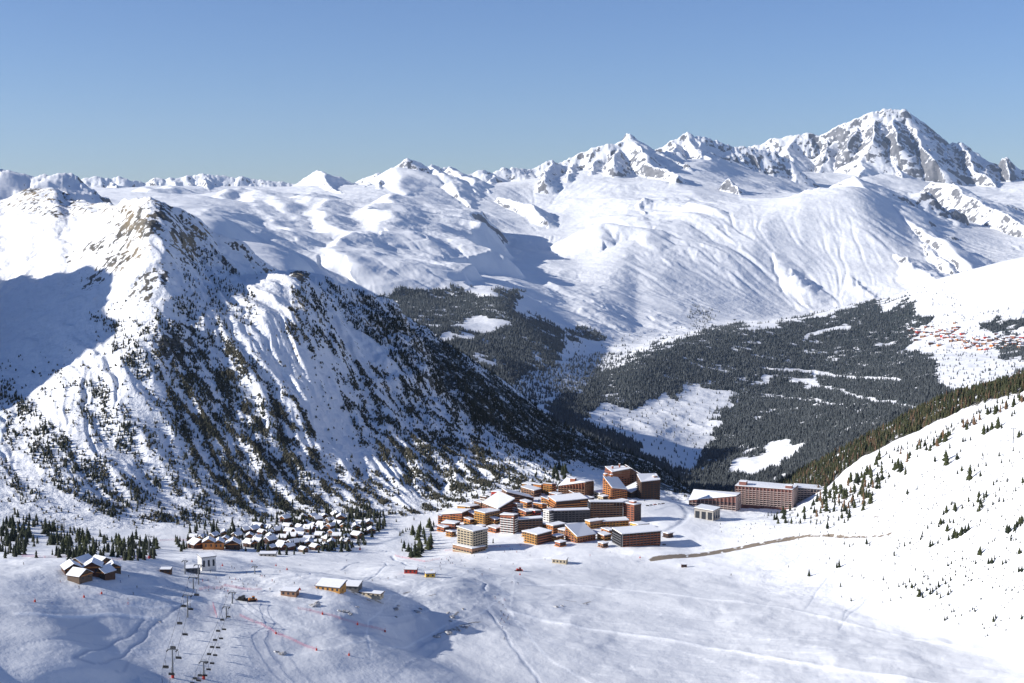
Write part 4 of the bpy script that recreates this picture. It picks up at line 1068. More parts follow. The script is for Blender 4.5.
block('apartment_building', 'low dark blue shaded roof block in front of the right high tower', 631, 498, 8, 13, 50, (5,10,12,7), M_BR, M_BR, rooft=.8)
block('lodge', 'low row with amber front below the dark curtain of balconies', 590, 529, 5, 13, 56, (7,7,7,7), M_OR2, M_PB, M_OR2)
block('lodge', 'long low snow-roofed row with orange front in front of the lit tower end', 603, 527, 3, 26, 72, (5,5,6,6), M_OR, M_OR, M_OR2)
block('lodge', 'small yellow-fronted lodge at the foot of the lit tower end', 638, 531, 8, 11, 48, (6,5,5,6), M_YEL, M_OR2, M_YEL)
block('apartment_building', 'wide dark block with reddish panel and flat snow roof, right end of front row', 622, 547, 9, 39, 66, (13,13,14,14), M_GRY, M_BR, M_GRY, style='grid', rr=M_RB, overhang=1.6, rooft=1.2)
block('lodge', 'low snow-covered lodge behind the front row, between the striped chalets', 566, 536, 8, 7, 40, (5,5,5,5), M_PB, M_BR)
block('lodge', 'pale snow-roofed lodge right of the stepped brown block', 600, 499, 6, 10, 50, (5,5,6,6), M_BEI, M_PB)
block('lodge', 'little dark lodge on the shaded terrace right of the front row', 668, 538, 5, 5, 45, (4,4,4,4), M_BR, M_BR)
# the long hotel on the right
M_ROSE = mat('rose_brown_cladding', (.26, .12, .10), .85, .3, .25); M_RAIL = mat('pale_rose_balustrade', (.46, .36, .33), .8, .2, .3)
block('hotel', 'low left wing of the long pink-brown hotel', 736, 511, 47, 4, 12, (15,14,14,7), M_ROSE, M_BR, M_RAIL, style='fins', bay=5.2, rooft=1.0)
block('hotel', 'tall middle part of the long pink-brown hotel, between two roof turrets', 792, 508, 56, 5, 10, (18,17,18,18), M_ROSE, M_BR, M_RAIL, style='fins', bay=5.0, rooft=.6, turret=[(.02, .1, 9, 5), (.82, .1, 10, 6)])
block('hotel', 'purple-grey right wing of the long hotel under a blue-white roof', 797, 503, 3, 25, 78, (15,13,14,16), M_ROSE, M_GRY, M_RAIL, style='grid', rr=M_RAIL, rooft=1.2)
block('pavilion', 'white pavilion with tall dark windows below the left wing of the long hotel', 713, 521, 19, 7, 22, (10,10,11,11), M_CON, M_CON, M_CON, bay=6.5, storeys=1, balc_l=False, balc_r=False)
# smaller houses filling the lanes of the resort
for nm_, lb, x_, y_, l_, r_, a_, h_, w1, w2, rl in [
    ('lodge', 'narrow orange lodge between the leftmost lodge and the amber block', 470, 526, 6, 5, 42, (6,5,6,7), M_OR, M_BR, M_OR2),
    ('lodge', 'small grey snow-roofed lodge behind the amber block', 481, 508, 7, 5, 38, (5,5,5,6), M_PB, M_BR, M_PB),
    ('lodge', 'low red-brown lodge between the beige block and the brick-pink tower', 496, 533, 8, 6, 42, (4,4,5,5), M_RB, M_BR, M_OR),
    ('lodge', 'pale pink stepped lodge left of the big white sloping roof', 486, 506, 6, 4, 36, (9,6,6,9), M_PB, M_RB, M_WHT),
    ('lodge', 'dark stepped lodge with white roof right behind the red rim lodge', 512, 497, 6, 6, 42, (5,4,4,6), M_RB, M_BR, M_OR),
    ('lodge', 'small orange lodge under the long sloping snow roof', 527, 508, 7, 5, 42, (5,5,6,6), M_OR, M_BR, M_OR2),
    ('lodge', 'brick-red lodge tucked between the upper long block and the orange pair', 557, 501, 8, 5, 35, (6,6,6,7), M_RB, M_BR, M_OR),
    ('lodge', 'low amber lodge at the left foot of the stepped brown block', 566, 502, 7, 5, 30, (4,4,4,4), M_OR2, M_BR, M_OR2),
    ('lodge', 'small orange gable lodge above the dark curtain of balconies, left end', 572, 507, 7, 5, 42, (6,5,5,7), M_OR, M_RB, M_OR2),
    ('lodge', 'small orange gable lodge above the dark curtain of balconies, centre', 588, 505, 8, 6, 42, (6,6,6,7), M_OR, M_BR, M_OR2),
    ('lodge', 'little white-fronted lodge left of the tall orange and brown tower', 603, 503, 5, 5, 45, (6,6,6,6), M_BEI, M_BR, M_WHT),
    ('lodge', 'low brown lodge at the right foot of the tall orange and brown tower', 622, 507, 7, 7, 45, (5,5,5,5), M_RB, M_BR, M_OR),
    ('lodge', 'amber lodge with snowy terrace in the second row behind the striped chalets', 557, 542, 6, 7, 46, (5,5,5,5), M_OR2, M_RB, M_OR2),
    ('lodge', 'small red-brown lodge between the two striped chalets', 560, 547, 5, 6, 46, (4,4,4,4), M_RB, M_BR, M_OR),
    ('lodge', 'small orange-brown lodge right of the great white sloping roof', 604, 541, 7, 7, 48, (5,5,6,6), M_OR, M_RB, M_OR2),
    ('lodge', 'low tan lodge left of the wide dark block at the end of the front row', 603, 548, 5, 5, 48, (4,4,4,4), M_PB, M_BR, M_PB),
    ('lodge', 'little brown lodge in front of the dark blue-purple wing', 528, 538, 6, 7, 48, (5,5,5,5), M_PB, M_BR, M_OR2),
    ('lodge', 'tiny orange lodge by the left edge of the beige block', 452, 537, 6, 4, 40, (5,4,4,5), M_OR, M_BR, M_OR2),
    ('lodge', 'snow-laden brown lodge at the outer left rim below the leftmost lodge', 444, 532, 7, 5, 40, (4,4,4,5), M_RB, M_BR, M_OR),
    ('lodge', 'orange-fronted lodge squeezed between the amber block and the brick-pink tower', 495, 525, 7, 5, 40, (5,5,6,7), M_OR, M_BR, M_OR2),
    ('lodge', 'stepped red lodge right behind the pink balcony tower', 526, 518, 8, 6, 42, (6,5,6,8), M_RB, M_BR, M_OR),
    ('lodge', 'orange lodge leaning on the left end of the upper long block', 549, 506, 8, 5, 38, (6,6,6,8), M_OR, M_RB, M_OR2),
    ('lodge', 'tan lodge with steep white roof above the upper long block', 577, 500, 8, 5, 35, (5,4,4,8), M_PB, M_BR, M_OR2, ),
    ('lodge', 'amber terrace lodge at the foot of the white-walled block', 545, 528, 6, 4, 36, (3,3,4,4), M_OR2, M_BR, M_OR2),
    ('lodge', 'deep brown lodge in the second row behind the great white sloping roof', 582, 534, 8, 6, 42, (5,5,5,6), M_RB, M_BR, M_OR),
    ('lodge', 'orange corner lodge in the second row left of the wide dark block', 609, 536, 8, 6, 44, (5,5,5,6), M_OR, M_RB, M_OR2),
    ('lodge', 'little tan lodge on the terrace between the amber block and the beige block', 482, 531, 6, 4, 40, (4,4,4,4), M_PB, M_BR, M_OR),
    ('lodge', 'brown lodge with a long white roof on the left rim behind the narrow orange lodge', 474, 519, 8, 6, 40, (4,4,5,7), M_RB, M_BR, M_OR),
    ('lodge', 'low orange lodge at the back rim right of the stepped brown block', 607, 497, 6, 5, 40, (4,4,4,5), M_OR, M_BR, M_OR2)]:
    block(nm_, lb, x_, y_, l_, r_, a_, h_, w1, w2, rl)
# ---------------------------------------------------------------- gabled chalets
def chalet(name, label, cat, group, px, py, w, d, h, yaw, wallm, snow=.7, loc=None, win=True, mono=False):
    g = loc or ground_hit(px, py)
    root = thing(name, (g.x, g.y, g.z), yaw, label, cat, group)
    rh = w * .28
    bm = bmesh.new(); hw = w / 2; hd = d / 2
    V = [bm.verts.new(p) for p in ((-hw,-hd,-3),(hw,-hd,-3),(hw,hd,-3),(-hw,hd,-3),(-hw,-hd,h),(hw,-hd,h),(hw,hd,h),(-hw,hd,h),(0,-hd,h+rh),(0,hd,h+rh))]
    for f in ((0,1,5,8,4),(2,3,7,9,6),(1,2,6,5),(3,0,4,7),(3,2,1,0),(4,8,9,7),(8,5,6,9)): bm.faces.new([V[i] for i in f])
    bmesh.ops.recalc_face_normals(bm, faces=bm.faces)
    link_mesh('wall', bm, wallm, root)
    o_ = .9
    for z0, z1, nm, mm, sh in ((.03, .3, 'roof', M_BR, 0), (.31, .31 + snow, 'snow_cover', M_SN, .15)):
        bm = bmesh.new(); e = hw + o_ - sh; l = hd + o_ - sh; dz = rh * o_ / hw
        P_ = [(-e, h - dz), (0, h + rh), (e, h - dz)]
        lo = [[bm.verts.new((x, y, z + z0)) for x, z in P_] for y in (-l, l)]
        hi = [[bm.verts.new((x, y, z + z1)) for x, z in P_] for y in (-l, l)]
        for k in range(2):
            bm.faces.new((lo[0][k], lo[0][k+1], lo[1][k+1], lo[1][k])); bm.faces.new((hi[0][k], hi[1][k], hi[1][k+1], hi[0][k+1]))
            bm.faces.new((lo[0][k], hi[0][k], hi[0][k+1], lo[0][k+1])); bm.faces.new((lo[1][k], lo[1][k+1], hi[1][k+1], hi[1][k]))
        bm.faces.new((lo[0][0], lo[1][0], hi[1][0], hi[0][0])); bm.faces.new((lo[0][2], hi[0][2], hi[1][2], lo[1][2]))
        bmesh.ops.recalc_face_normals(bm, faces=bm.faces)
        q = link_mesh(nm, bm, mm, root)
        if nm == 'roof': rf = q
        else: q.parent = rf
    if win:
        for sx in (-1, 1):
            bm = bmesh.new(); bbox(bm, sx * w * .22 - .8, sx * w * .22 + .8, -hd - .06, -hd + .02, h * .45, h * .8); link_mesh('window', bm, M_GL, root)
        bm = bmesh.new(); bbox(bm, -w * .42, w * .42, -hd - 1.2, -hd - .02, h * .95, h * 1.1); link_mesh('balcony', bm, M_OR if wallm is not M_OR else M_BR, root)
    return root
M_CH2 = mat('weathered_timber', (.14, .10, .075), .85, .35, .25); M_CH3 = mat('red_timber', (.15, .06, .04), .85, .35, .25)
GH = 'chalets of the lower hamlet'
chalet('chalet', 'orange-red chalet with twin lit fronts at the left end of the lower hamlet', 'chalet', GH, 209, 549, 13, 13, 9, .15, M_OR)
chalet('chalet', 'second orange-red chalet, right beside the one with twin lit fronts', 'chalet', GH, 219, 549, 11, 13, 8.5, .15, M_OR)
chalet('chalet', 'white snow-roofed chalet leftmost in the lower hamlet', 'chalet', GH, 197, 548, 16, 14, 6, .8, M_BR)
chalet('chalet', 'dark chalet with bright left roof slope, right of the orange-red chalets', 'chalet', GH, 233, 549, 16, 14, 7, .1, M_BR, snow=.9)
kinds = [chalet('chalet', None, None, None, 0, 0, 11, 12, 5.2, 0, m_, snow=1.1, loc=Vector((0, 0, 0))) for m_ in (M_BR, M_CH2, M_CH3)]
for o in kinds: remember(o)
spots = []
hg = random.Random(5)
rows = [(529, 255, 372, 8.5), (523, 285, 350, 8.5), (534, 222, 376, 8.5), (540, 190, 366, 8.5), (545, 250, 352, 9), (550, 268, 330, 9.5), (518, 300, 345, 9)]
for (yy_, xa, xb, stp) in rows:
    q = xa + hg.uniform(0, 4)
    while q < xb:
        ys = yy_ + hg.uniform(-2, 2) + (0 if q < 300 else -(q - 300) * .03)
        spots.append((q, ys)); q += stp * hg.uniform(.8, 1.5)
LABS = ['dark brown snow-roofed chalet packed into the lower hamlet', 'grey-brown snow-roofed chalet packed into the lower hamlet', 'red-brown snow-roofed chalet packed into the lower hamlet']
for i, (qx, qy) in enumerate(spots):
    g = ground_hit(qx, qy)
    if g is None: continue
    k = hg.choice([0, 0, 1, 1, 2])
    o = kinds[k] if not kinds[k].get('used') else copy_tree(kinds[k])
    kinds[k]['used'] = 1
    o.location = g; o.rotation_euler = (0, 0, hg.choice([.2, -.6, .9, 1.3, 2.4]) + hg.uniform(-.2, .2))
    s_ = hg.uniform(.65, 1.0); o.scale = (s_, s_, s_)
    o['label'] = LABS[k]; o['category'] = 'chalet'; o['group'] = GH
for o in list(COL.objects):
    if 'used' in o.keys(): del o['used']
# mountain restaurant of several timber wings on the snowfield
for i, (qx, qy, w_, d_, h_, yw, mm, lb) in enumerate([
    (72, 573, 13, 15, 5, .5, M_BR, 'leftmost dark timber wing of the restaurant on the snowfield'), (82, 568, 12, 14, 6, -.4, M_CH2, 'back timber wing with wide gable of the restaurant on the snowfield'),
    (80, 580, 14, 12, 5, 1.1, M_CH2, 'front left timber wing with snowy terrace of the restaurant on the snowfield'), (93, 574, 14, 14, 7, .2, M_CH3, 'tall middle timber wing of the restaurant on the snowfield'),
    (101, 568, 12, 13, 6, .9, M_CH2, 'back right timber wing of the restaurant on the snowfield'), (104, 577, 13, 11, 5, -.5, M_BR, 'front right dark timber wing of the restaurant on the snowfield'), (113, 572, 11, 11, 5, .4, M_CH2, 'rightmost low timber wing of the restaurant on the snowfield')]):
    chalet('mountain_restaurant', lb, 'restaurant', 'timber wings of the mountain restaurant', qx, qy, w_, d_, h_, yw, mm, snow=.35)

def hut(name, label, px, py, w, d, h, yaw, wm, roofm, cat='hut', slope=.0, snow=0.4, door=True):
    g = ground_hit(px, py); root = thing(name, (g.x, g.y, g.z), yaw, label, cat)
    hw, hd = w / 2, d / 2; q = [(-hw,-hd),(hw,-hd),(hw,hd),(-hw,hd)]
    bm = bmesh.new(); prism(bm, q, -2, [h, h, h + slope, h + slope]); link_mesh('wall', bm, wm, root)
    q2 = [(x * 1.1, y * 1.15) for x, y in q]
    bm = bmesh.new(); prism(bm, q2, [h + .03, h + .03, h + slope + .03, h + slope + .03], [h + .3, h + .3, h + slope + .3, h + slope + .3]); rf = link_mesh('roof', bm, roofm, root)
    if snow:
        q3 = [(x * 1.04, y * 1.04) for x, y in q]
        bm = bmesh.new(); prism(bm, q3, [h + .32, h + .32, h + slope + .32, h + slope + .32], [h + .32 + snow, h + .32 + snow, h + slope + .32 + snow, h + slope + .32 + snow]); o = link_mesh('snow_cover', bm, M_SN, root); o.parent = rf
    for k in range(max(1, int(w / 4))):
        x = -hw + (k + .5) * w / max(1, int(w / 4))
        bm = bmesh.new(); bbox(bm, x - .9, x + .9, -hd - .06, -hd + .02, h * .35, h * .8); link_mesh('window', bm, M_GL, root)
    bm = bmesh.new(); bbox(bm, hw - .02, hw + .06, -.6, .6, -.2, 2.1); link_mesh('door', bm, M_BR, root)
    return root
hut('piste_restaurant', 'yellow-fronted piste hut with a large sloping roof', 331, 590, 22, 12, 4, -.35, M_OR2, M_GRY, 'restaurant', 3.5, .5)
hut('shed', 'dark-roofed shed with bluish snow right behind the yellow-fronted piste hut', 350, 588, 18, 12, 3, -.2, M_GRY, M_GRY, 'shed', 2, .2)
hut('shed', 'long low olive-brown shed right of the yellow-fronted piste hut', 368, 595, 26, 7, 2.6, -.35, M_BEI, M_BR, 'shed', .6, .2)
hut('hut', 'small brown and yellow hut left of the yellow-fronted piste hut', 290, 595, 13, 8, 4, -.2, M_PB, M_BR, 'hut', 1, .3)
hut('hut', 'red-sided hut beside the snow play area', 411, 573, 12, 7, 4, -.1, M_RED, M_BR, 'hut', .6, .3)
hut('hut', 'small yellow hut by the piste junction below the resort', 430, 577, 9, 7, 4, .2, M_YEL, M_BR, 'hut', .6, .6)
hut('hut', 'dark wooden hut alone on the shaded piste by the restaurant', 166, 573, 9, 6, 3.5, 0, M_BR, M_BR, 'hut', .5, .3)
hut('lift_station', 'white lift station block with flat top above the chairlift', 207, 570, 13, 12, 13, .5, M_WHT, M_GRY, 'lift station', .5, .3)
hut('shed', 'tan snow-banked shed in front of the resort front row', 560, 563, 16, 8, 4.5, -.3, M_BEI, M_BEI, 'shed', 1, .5)
hut('shed', 'brown lean-to at the left of the lift station', 193, 572, 12, 8, 4, .2, M_GRY, M_GRY, 'shed', 1, .4)
hut('hut', 'dark little hut alone on the piste right of the road cut', 684, 567, 6, 4, 3, 0, M_BR, M_BR, 'hut', .5, .2)
hut('shed', 'low grey shed at the foot of the hamlet above the play area', 268, 556, 18, 7, 3, 0, M_CON, M_GRY, 'shed', 1, .5)

# ---------------------------------------------------------------- far village across the valley
bm = bmesh.new(); bbox(bm, -9, 9, -7, 7, -4, 11)
fw = {}
def farhouse(k, wm):
    root = thing('far_house', (0, 0, 0), 0)
    bm = bmesh.new(); bbox(bm, -10, 10, -8, 8, -6, 10); link_mesh('wall', bm, wm, root)
    bm = bmesh.new()
    V = [bm.verts.new(p) for p in ((-12,-9.5,10.1),(12,-9.5,10.1),(12,9.5,10.1),(-12,9.5,10.1),(-12,0,15.5),(12,0,15.5))]
    for f in ((0,1,5,4),(2,3,4,5),(0,4,3),(1,2,5),(3,2,1,0)): bm.faces.new([V[i] for i in f])
    link_mesh('roof', bm, M_SN, root); remember(root); return root
FH = [farhouse(k, m_) for k, m_ in enumerate((M_RB, M_PB, M_BR, M_OR, M_RED))]
used = set(); fg = random.Random(9); cnt = 0
FL = ['red-brown', 'tan', 'dark brown', 'orange', 'red']
while cnt < 130:
    qx = fg.uniform(908, 1026); c0 = 333 + (qx - 915) * .02 + (6 if qx > 960 else 0)
    qy = fg.gauss(c0 + 2, 4.2)
    if qy < 322 or qy > 352: continue
    if fg.random() > (1 if 935 < qx else .5): continue
    g = ground_hit(qx, qy, 9000)
    if g is None: continue
    k = fg.choice([0, 1, 1, 2, 0, 2, 3, 4] )
    o = FH[k] if k not in used else copy_tree(FH[k]); used.add(k)
    o.location = g; s_ = fg.uniform(.8, 1.7); o.scale = (s_, s_, s_ * fg.uniform(.8, 1.1)); o.rotation_euler = (0, 0, fg.uniform(-1, 1))
    o['label'] = FL[k] + ' house with snowy roof in the village far across the valley'; o['category'] = 'house'; o['group'] = 'houses of the village far across the valley'
    cnt += 1
# ================================================================ single conifers
M_CR1 = foliage('olive_conifer_needles', (.035, .045, .02), (.06, .065, .028))
M_CR2 = foliage('deep_green_conifer_needles', (.016, .024, .015), (.035, .042, .022))
M_CR3 = foliage('rusty_larch_twigs', (.14, .085, .05), (.19, .12, .07))
def conifer(name, seed, m, wid=.24, thin=0.0):
    g = random.Random(seed); root = thing(name, (0, 0, 0))
    bm = bmesh.new(); rod(bm, (0, 0, -.12), (g.uniform(-.02, .02), 0, .45), .028, 6, .018); rod(bm, (0, 0, .45), (0, 0, .93), .018, 5, .004)
    link_mesh('trunk', bm, M_BARK, root)
    bm = bmesh.new(); T = 10
    for k in range(T):
        z = .09 + .84 * k / T; rad = wid * (1 - k / T) ** .8 * g.uniform(.75, 1.2) + .015
        nb = g.randint(6, 9); ph = g.uniform(0, 6.28)
        for q in range(nb):
            if g.random() < .12 + thin: continue
            a = ph + 6.2832 * q / nb + g.uniform(-.25, .25); rr = rad * g.uniform(.65, 1.2); wd = rr * g.uniform(.32, .5) + .01
            ca, sa = math.cos(a), math.sin(a); dz = rr * g.uniform(.15, .5)
            tip = bm.verts.new((ca * rr, sa * rr, z - dz)); up = bm.verts.new((ca * rr * .3, sa * rr * .3, z + .075 + g.uniform(0, .03)))
            l = bm.verts.new((ca * rr * .55 - sa * wd, sa * rr * .55 + ca * wd, z - dz * .6)); r_ = bm.verts.new((ca * rr * .55 + sa * wd, sa * rr * .55 - ca * wd, z - dz * .6))
            c0 = bm.verts.new((0, 0, z + .02))
            bm.faces.new((c0, l, up)); bm.faces.new((up, l, tip)); bm.faces.new((up, tip, r_)); bm.faces.new((up, r_, c0)); bm.faces.new((l, c0, r_, tip))
    rod(bm, (0, 0, .1), (0, 0, .8), wid * .33, 7, .02); rod(bm, (0, 0, .8), (0, 0, 1.0), .03, 5, .003)
    o = link_mesh('crown', bm, m, root)
    at = o.data.attributes.new('tint', 'FLOAT', 'POINT'); at.data.foreach_set('value', [g.random() for _ in o.data.vertices])
    remember(root); root['fresh'] = 1; return root
CON = {'olive': [conifer('conifer', 1, M_CR1, .27), conifer('conifer', 2, M_CR1, .33), conifer('conifer', 3, M_CR1, .24)],
       'dark': [conifer('conifer', 4, M_CR2, .24), conifer('conifer', 5, M_CR2, .30), conifer('conifer', 6, M_CR2, .21)],
       'rust': [conifer('larch', 7, M_CR3, .26, .25), conifer('larch', 8, M_CR3, .2, .3)]}
PLANTS = []
def plant(kind, px, py, hp, label, group, sc=1.0):
    g = ground_hit(px, py)
    if g is not None: PLANTS.append((hp, len(PLANTS), kind, g, label, group))
def flush(limit):
    """the largest-looking ones become single trees, the rest join the mass of small conifers"""
    PLANTS.sort(key=lambda q: (-q[0], q[1]))
    for n_, (hp, _, kind, g, label, group) in enumerate(PLANTS):
        r = math.hypot(g.x, g.y); h = hp * r / F
        if n_ >= limit:
            xs.append(g.x); ys.append(g.y); hs.append(h); continue
        p = random.choice(CON[kind])
        if p.get('fresh'): o = p; del o['fresh']
        else: o = copy_tree(p)
        o.location = g; w = h * random.uniform(.9, 1.3); o.scale = (w, w, h); o.rotation_euler = (random.uniform(-.05, .05), random.uniform(-.05, .05), random.uniform(0, 6.28))
        o['label'] = label; o['category'] = 'tree'; o['group'] = group
random.seed(21)
def belt(poly, n, kinds, h0, h1, label, group):
    xs = [p[0] for p in poly]; ys = [p[1] for p in poly]; c = 0; tries = 0; pl = []
    while c < n and tries < 5000:
        tries += 1
        x, y = random.uniform(min(xs), max(xs)), random.uniform(min(ys), max(ys))
        if not inpoly(np.array([x]), np.array([y]), poly)[0]: continue
        if any(abs(x - a) < 2.2 and abs(y - b) < 1.6 for a, b in pl): continue
        pl.append((x, y)); k = random.choice(kinds); c += 1
        plant(k, x, y, random.uniform(h0, h1), label[k] if isinstance(label, dict) else label, group[k] if isinstance(group, dict) else group)
LB = {'olive': 'olive-green conifer in the dense belt on the sunny crest right of the long hotel', 'dark': 'dark conifer in the dense belt on the sunny crest right of the long hotel', 'rust': 'rust-brown bare larch in the belt on the sunny crest right of the hotel'}
GB = {k: v + 's' for k, v in {'olive': 'olive crest conifer', 'dark': 'dark crest conifer', 'rust': 'rusty crest larche'}.items()}
belt([(800,512),(823,494),(861,476),(877,459),(901,462),(903,474),(877,497),(866,511),(847,520),(828,521)], 74, ['olive', 'olive', 'dark', 'olive', 'rust'], 7, 12, LB, GB)
belt([(768,512),(785,505),(800,510),(815,520),(800,526),(776,524)], 14, ['dark', 'dark', 'olive'], 6, 9, 'small dark conifer on the snow bank below the right end of the long hotel', 'conifers below the long hotel')
belt([(890,455),(935,440),(1000,408),(1024,398),(1024,404),(985,420),(950,441),(905,464)], 34, ['rust', 'olive', 'olive', 'dark', 'rust'], 6, 10, {'olive': 'olive conifer strung along the upper crest of the sunny slope', 'dark': 'dark conifer strung along the upper crest of the sunny slope', 'rust': 'rusty larch strung along the upper crest of the sunny slope'}, {'olive': 'olive conifers on the upper crest', 'dark': 'dark conifers on the upper crest', 'rust': 'rusty larches on the upper crest'})
Z8 = [(450,405,9),(458,487,6),(575,350,7),(622,345,12),(628,362,11),(640,292,6),(670,340,8),(685,305,4),(695,265,6),(705,262,5),(728,258,5),(785,232,12),(800,222,8),(820,210,8),(845,205,12),(860,207,6),(690,390,7),(672,402,5),(725,425,16),(760,372,5),(745,390,5),(770,412,7),(795,368,6),(780,325,5),(850,326,6),(860,355,5),(895,350,4),(910,305,5),(935,312,4),(840,435,5),(825,450,6),(850,472,5),(885,435,5),(920,475,6),(950,440,8),(760,520,7),(770,530,7),(785,505,7),(795,500,8),(765,560,8),(776,545,7),(662,556,9),(625,566,8),(612,575,6),(692,550,6),(645,535,5),(720,520,6),(740,540,5),(850,520,6),(822,534,5),(868,520,5),(600,615,7),(630,645,8),(660,668,9),(690,660,9),(720,640,8),(705,650,8),(560,615,5),(545,635,5),(520,672,6),(640,610,6),(655,612,6),(700,600,4),(882,650,10),(893,648,8),(915,645,8),(925,625,7),(945,612,9),(940,625,6),(900,680,6),(770,605,4),(802,560,5),(605,240,4),(560,290,4),(500,330,4),(905,155,6),(915,145,5),(935,245,8),(945,235,6),(118,635,8),(145,620,5),(165,600,6),(190,610,5),(205,600,5)]
for x, y, h in Z8:
    plant('olive' if h >= 9 and x < 900 else random.choice(['dark', 'dark', 'olive']), 800 + x / 4.268, 380 + y / 4.268, h * 1.0, 'conifer scattered on the upper sunny slope above the traverse road' if h < 11 else 'tall conifer standing out on the upper sunny slope', 'conifers scattered on the upper sunny slope' if h < 11 else 'tall conifers of the upper sunny slope')
Z7 = [(490,192,5),(505,200,5),(515,194,4),(555,192,8),(565,196,6),(638,226,7),(650,182,4),(668,198,7),(685,190,5),(612,226,3),(474,260,11),(467,262,8),(445,236,4),(384,286,9),(323,260,3),(152,284,3),(478,318,6),(512,286,3),(540,287,4),(605,298,6),(640,252,5),(510,360,5),(480,349,3),(627,360,5),(603,365,3),(655,351,4),(620,325,4),(652,318,6),(664,312,6),(672,320,6),(683,305,7),(690,322,8),(700,316,6),(708,330,6),(712,346,9),(722,352,8),(716,338,7),(734,330,6),(745,340,8),(752,332,7),(762,325,7),(770,318,8),(765,342,7),(775,352,7),(782,300,6),(790,310,6),(800,320,6),(805,300,6),(798,342,7),(806,334,6),(726,290,6),(738,296,6),(722,310,5),(744,314,6),(820,275,5),(835,258,4),(850,290,5),(870,280,4),(900,304,4),(880,250,6),(845,315,4),(798,256,6),(808,250,5),(840,236,5),(893,222,11),(887,224,7),(928,248,9),(918,250,8),(936,236,7),(960,252,7),(970,248,7),(950,230,4),(1010,220,9),(1008,275,9),(1018,272,8),(985,182,6),(975,158,9),(1000,142,7),(1010,128,8),(815,392,6),(808,394,5),(788,418,6),(795,414,5),(783,388,3),(743,388,3),(838,404,4),(830,430,4),(877,392,6),(870,386,4),(933,422,8),(940,412,7),(955,420,4),(938,434,5),(905,443,5),(965,382,3),(970,448,4),(915,464,4),(908,466,3),(1017,414,8),(970,330,5),(988,330,5),(745,200,10),(752,196,8),(768,190,6),(716,178,6),(722,160,5),(770,140,7),(785,130,7),(792,150,5),(800,180,8),(812,176,9),(825,172,9),(838,165,8),(850,158,7),(820,95,9),(812,70,5),(890,50,8),(905,60,7),(885,95,6),(940,50,6),(678,45,5),(640,20,5),(1000,180,6),(993,276,4),(868,300,4),(755,275,4),(700,270,4)]
for x, y, h in Z7:
    q = 680 + x / 2.977; v = 480 + y / 2.977
    low = v > 560
    plant(random.choice(['dark', 'dark', 'olive']), q, v, h * .85, 'small conifer scattered on the lower sunny slope towards the snowfield' if low else 'conifer scattered on the middle of the sunny slope', 'conifers scattered on the lower sunny slope' if low else 'conifers scattered on the middle sunny slope')
# dark stands at the foot of the left mountain
LD = {'dark': 'dark conifer in the stands at the foot of the left mountain, left of the hamlet', 'olive': 'dull green conifer in the stands at the foot of the left mountain'}
GD = {'dark': 'dark conifers left of the hamlet', 'olive': 'dull green conifers left of the hamlet'}
belt([(0,524),(20,522),(32,530),(30,556),(10,560),(0,558)], 22, ['dark'], 10, 14, LD, GD)
belt([(45,530),(62,528),(66,548),(48,552)], 9, ['dark'], 9, 13, LD, GD)
belt([(58,550),(75,540),(100,536),(106,555),(90,562),(66,562)], 20, ['dark', 'olive'], 10, 15, LD, GD)
belt([(106,556),(112,542),(140,538),(158,543),(160,558),(130,562)], 22, ['dark', 'dark', 'olive'], 9, 13, LD, GD)
belt([(402,548),(415,530),(430,526),(436,540),(428,556),(410,558)], 26, ['olive', 'olive', 'dark'], 8, 13, 'conifer in the thick clump beside the leftmost resort buildings', 'conifers left of the resort')
belt([(548,478),(558,470),(572,472),(574,482),(555,484)], 7, ['olive', 'dark'], 9, 13, 'conifer in the small clump behind the stepped brown block', 'conifers behind the resort')
# the smaller trees around the hamlet and further dots on the slope: one mass
xs, ys, hs = [], [], []
flush(290)
for o in list(COL.objects):
    if 'fresh' in o.keys(): del o['fresh']
def masspts(poly, n, h0, h1):
    c = 0; tr = 0
    X_ = [p[0] for p in poly]; Y_ = [p[1] for p in poly]
    while c < n and tr < 20000:
        tr += 1
        x, y = random.uniform(min(X_), max(X_)), random.uniform(min(Y_), max(Y_))
        if not inpoly(np.array([x]), np.array([y]), poly)[0]: continue
        g = ground_hit(x, y)
        if g is None: continue
        c += 1; xs.append(g.x); ys.append(g.y); hs.append(random.uniform(h0, h1))
masspts([(190,545),(190,530),(290,515),(370,508),(388,525),(360,550),(280,556)], 260, 6, 14)
masspts([(285,518),(310,515),(312,528),(288,528)], 26, 9, 14); masspts([(345,518),(366,514),(366,535),(340,538)], 40, 9, 15); masspts([(373,516),(384,514),(386,528),(376,532)], 16, 9, 14); masspts([(318,530),(345,528),(350,552),(322,552)], 34, 8, 13)
masspts([(175,540),(192,534),(192,550),(180,552)], 10, 7, 12); masspts([(10,512),(30,518),(55,528),(50,534),(20,524)], 26, 6, 11); masspts([(0,532),(160,545),(160,560),(0,560)], 40, 5, 10)
masspts([(430,535),(470,545),(640,535),(650,500),(560,488),(440,510)], 46, 3, 8)
masspts([(800,525),(905,478),(1024,420),(1024,640),(900,600),(800,560)], 330, 1.2, 3.2); masspts([(720,520),(790,522),(860,530),(850,545),(720,545)], 60, 1, 3)
masspts([(0,522),(30,522),(34,540),(30,556),(0,558)], 60, 6, 11); masspts([(42,530),(66,527),(108,538),(108,556),(60,562)], 75, 6, 11); masspts([(106,556),(112,540),(158,543),(160,558),(130,562)], 65, 6, 11)
masspts([(820,500),(877,458),(935,430),(1000,402),(1024,394),(1024,402),(985,418),(905,462),(866,505),(830,520)], 170, 3.5, 8)
masspts([(760,514),(800,505),(860,480),(870,500),(820,526),(776,524)], 90, 2.5, 6)
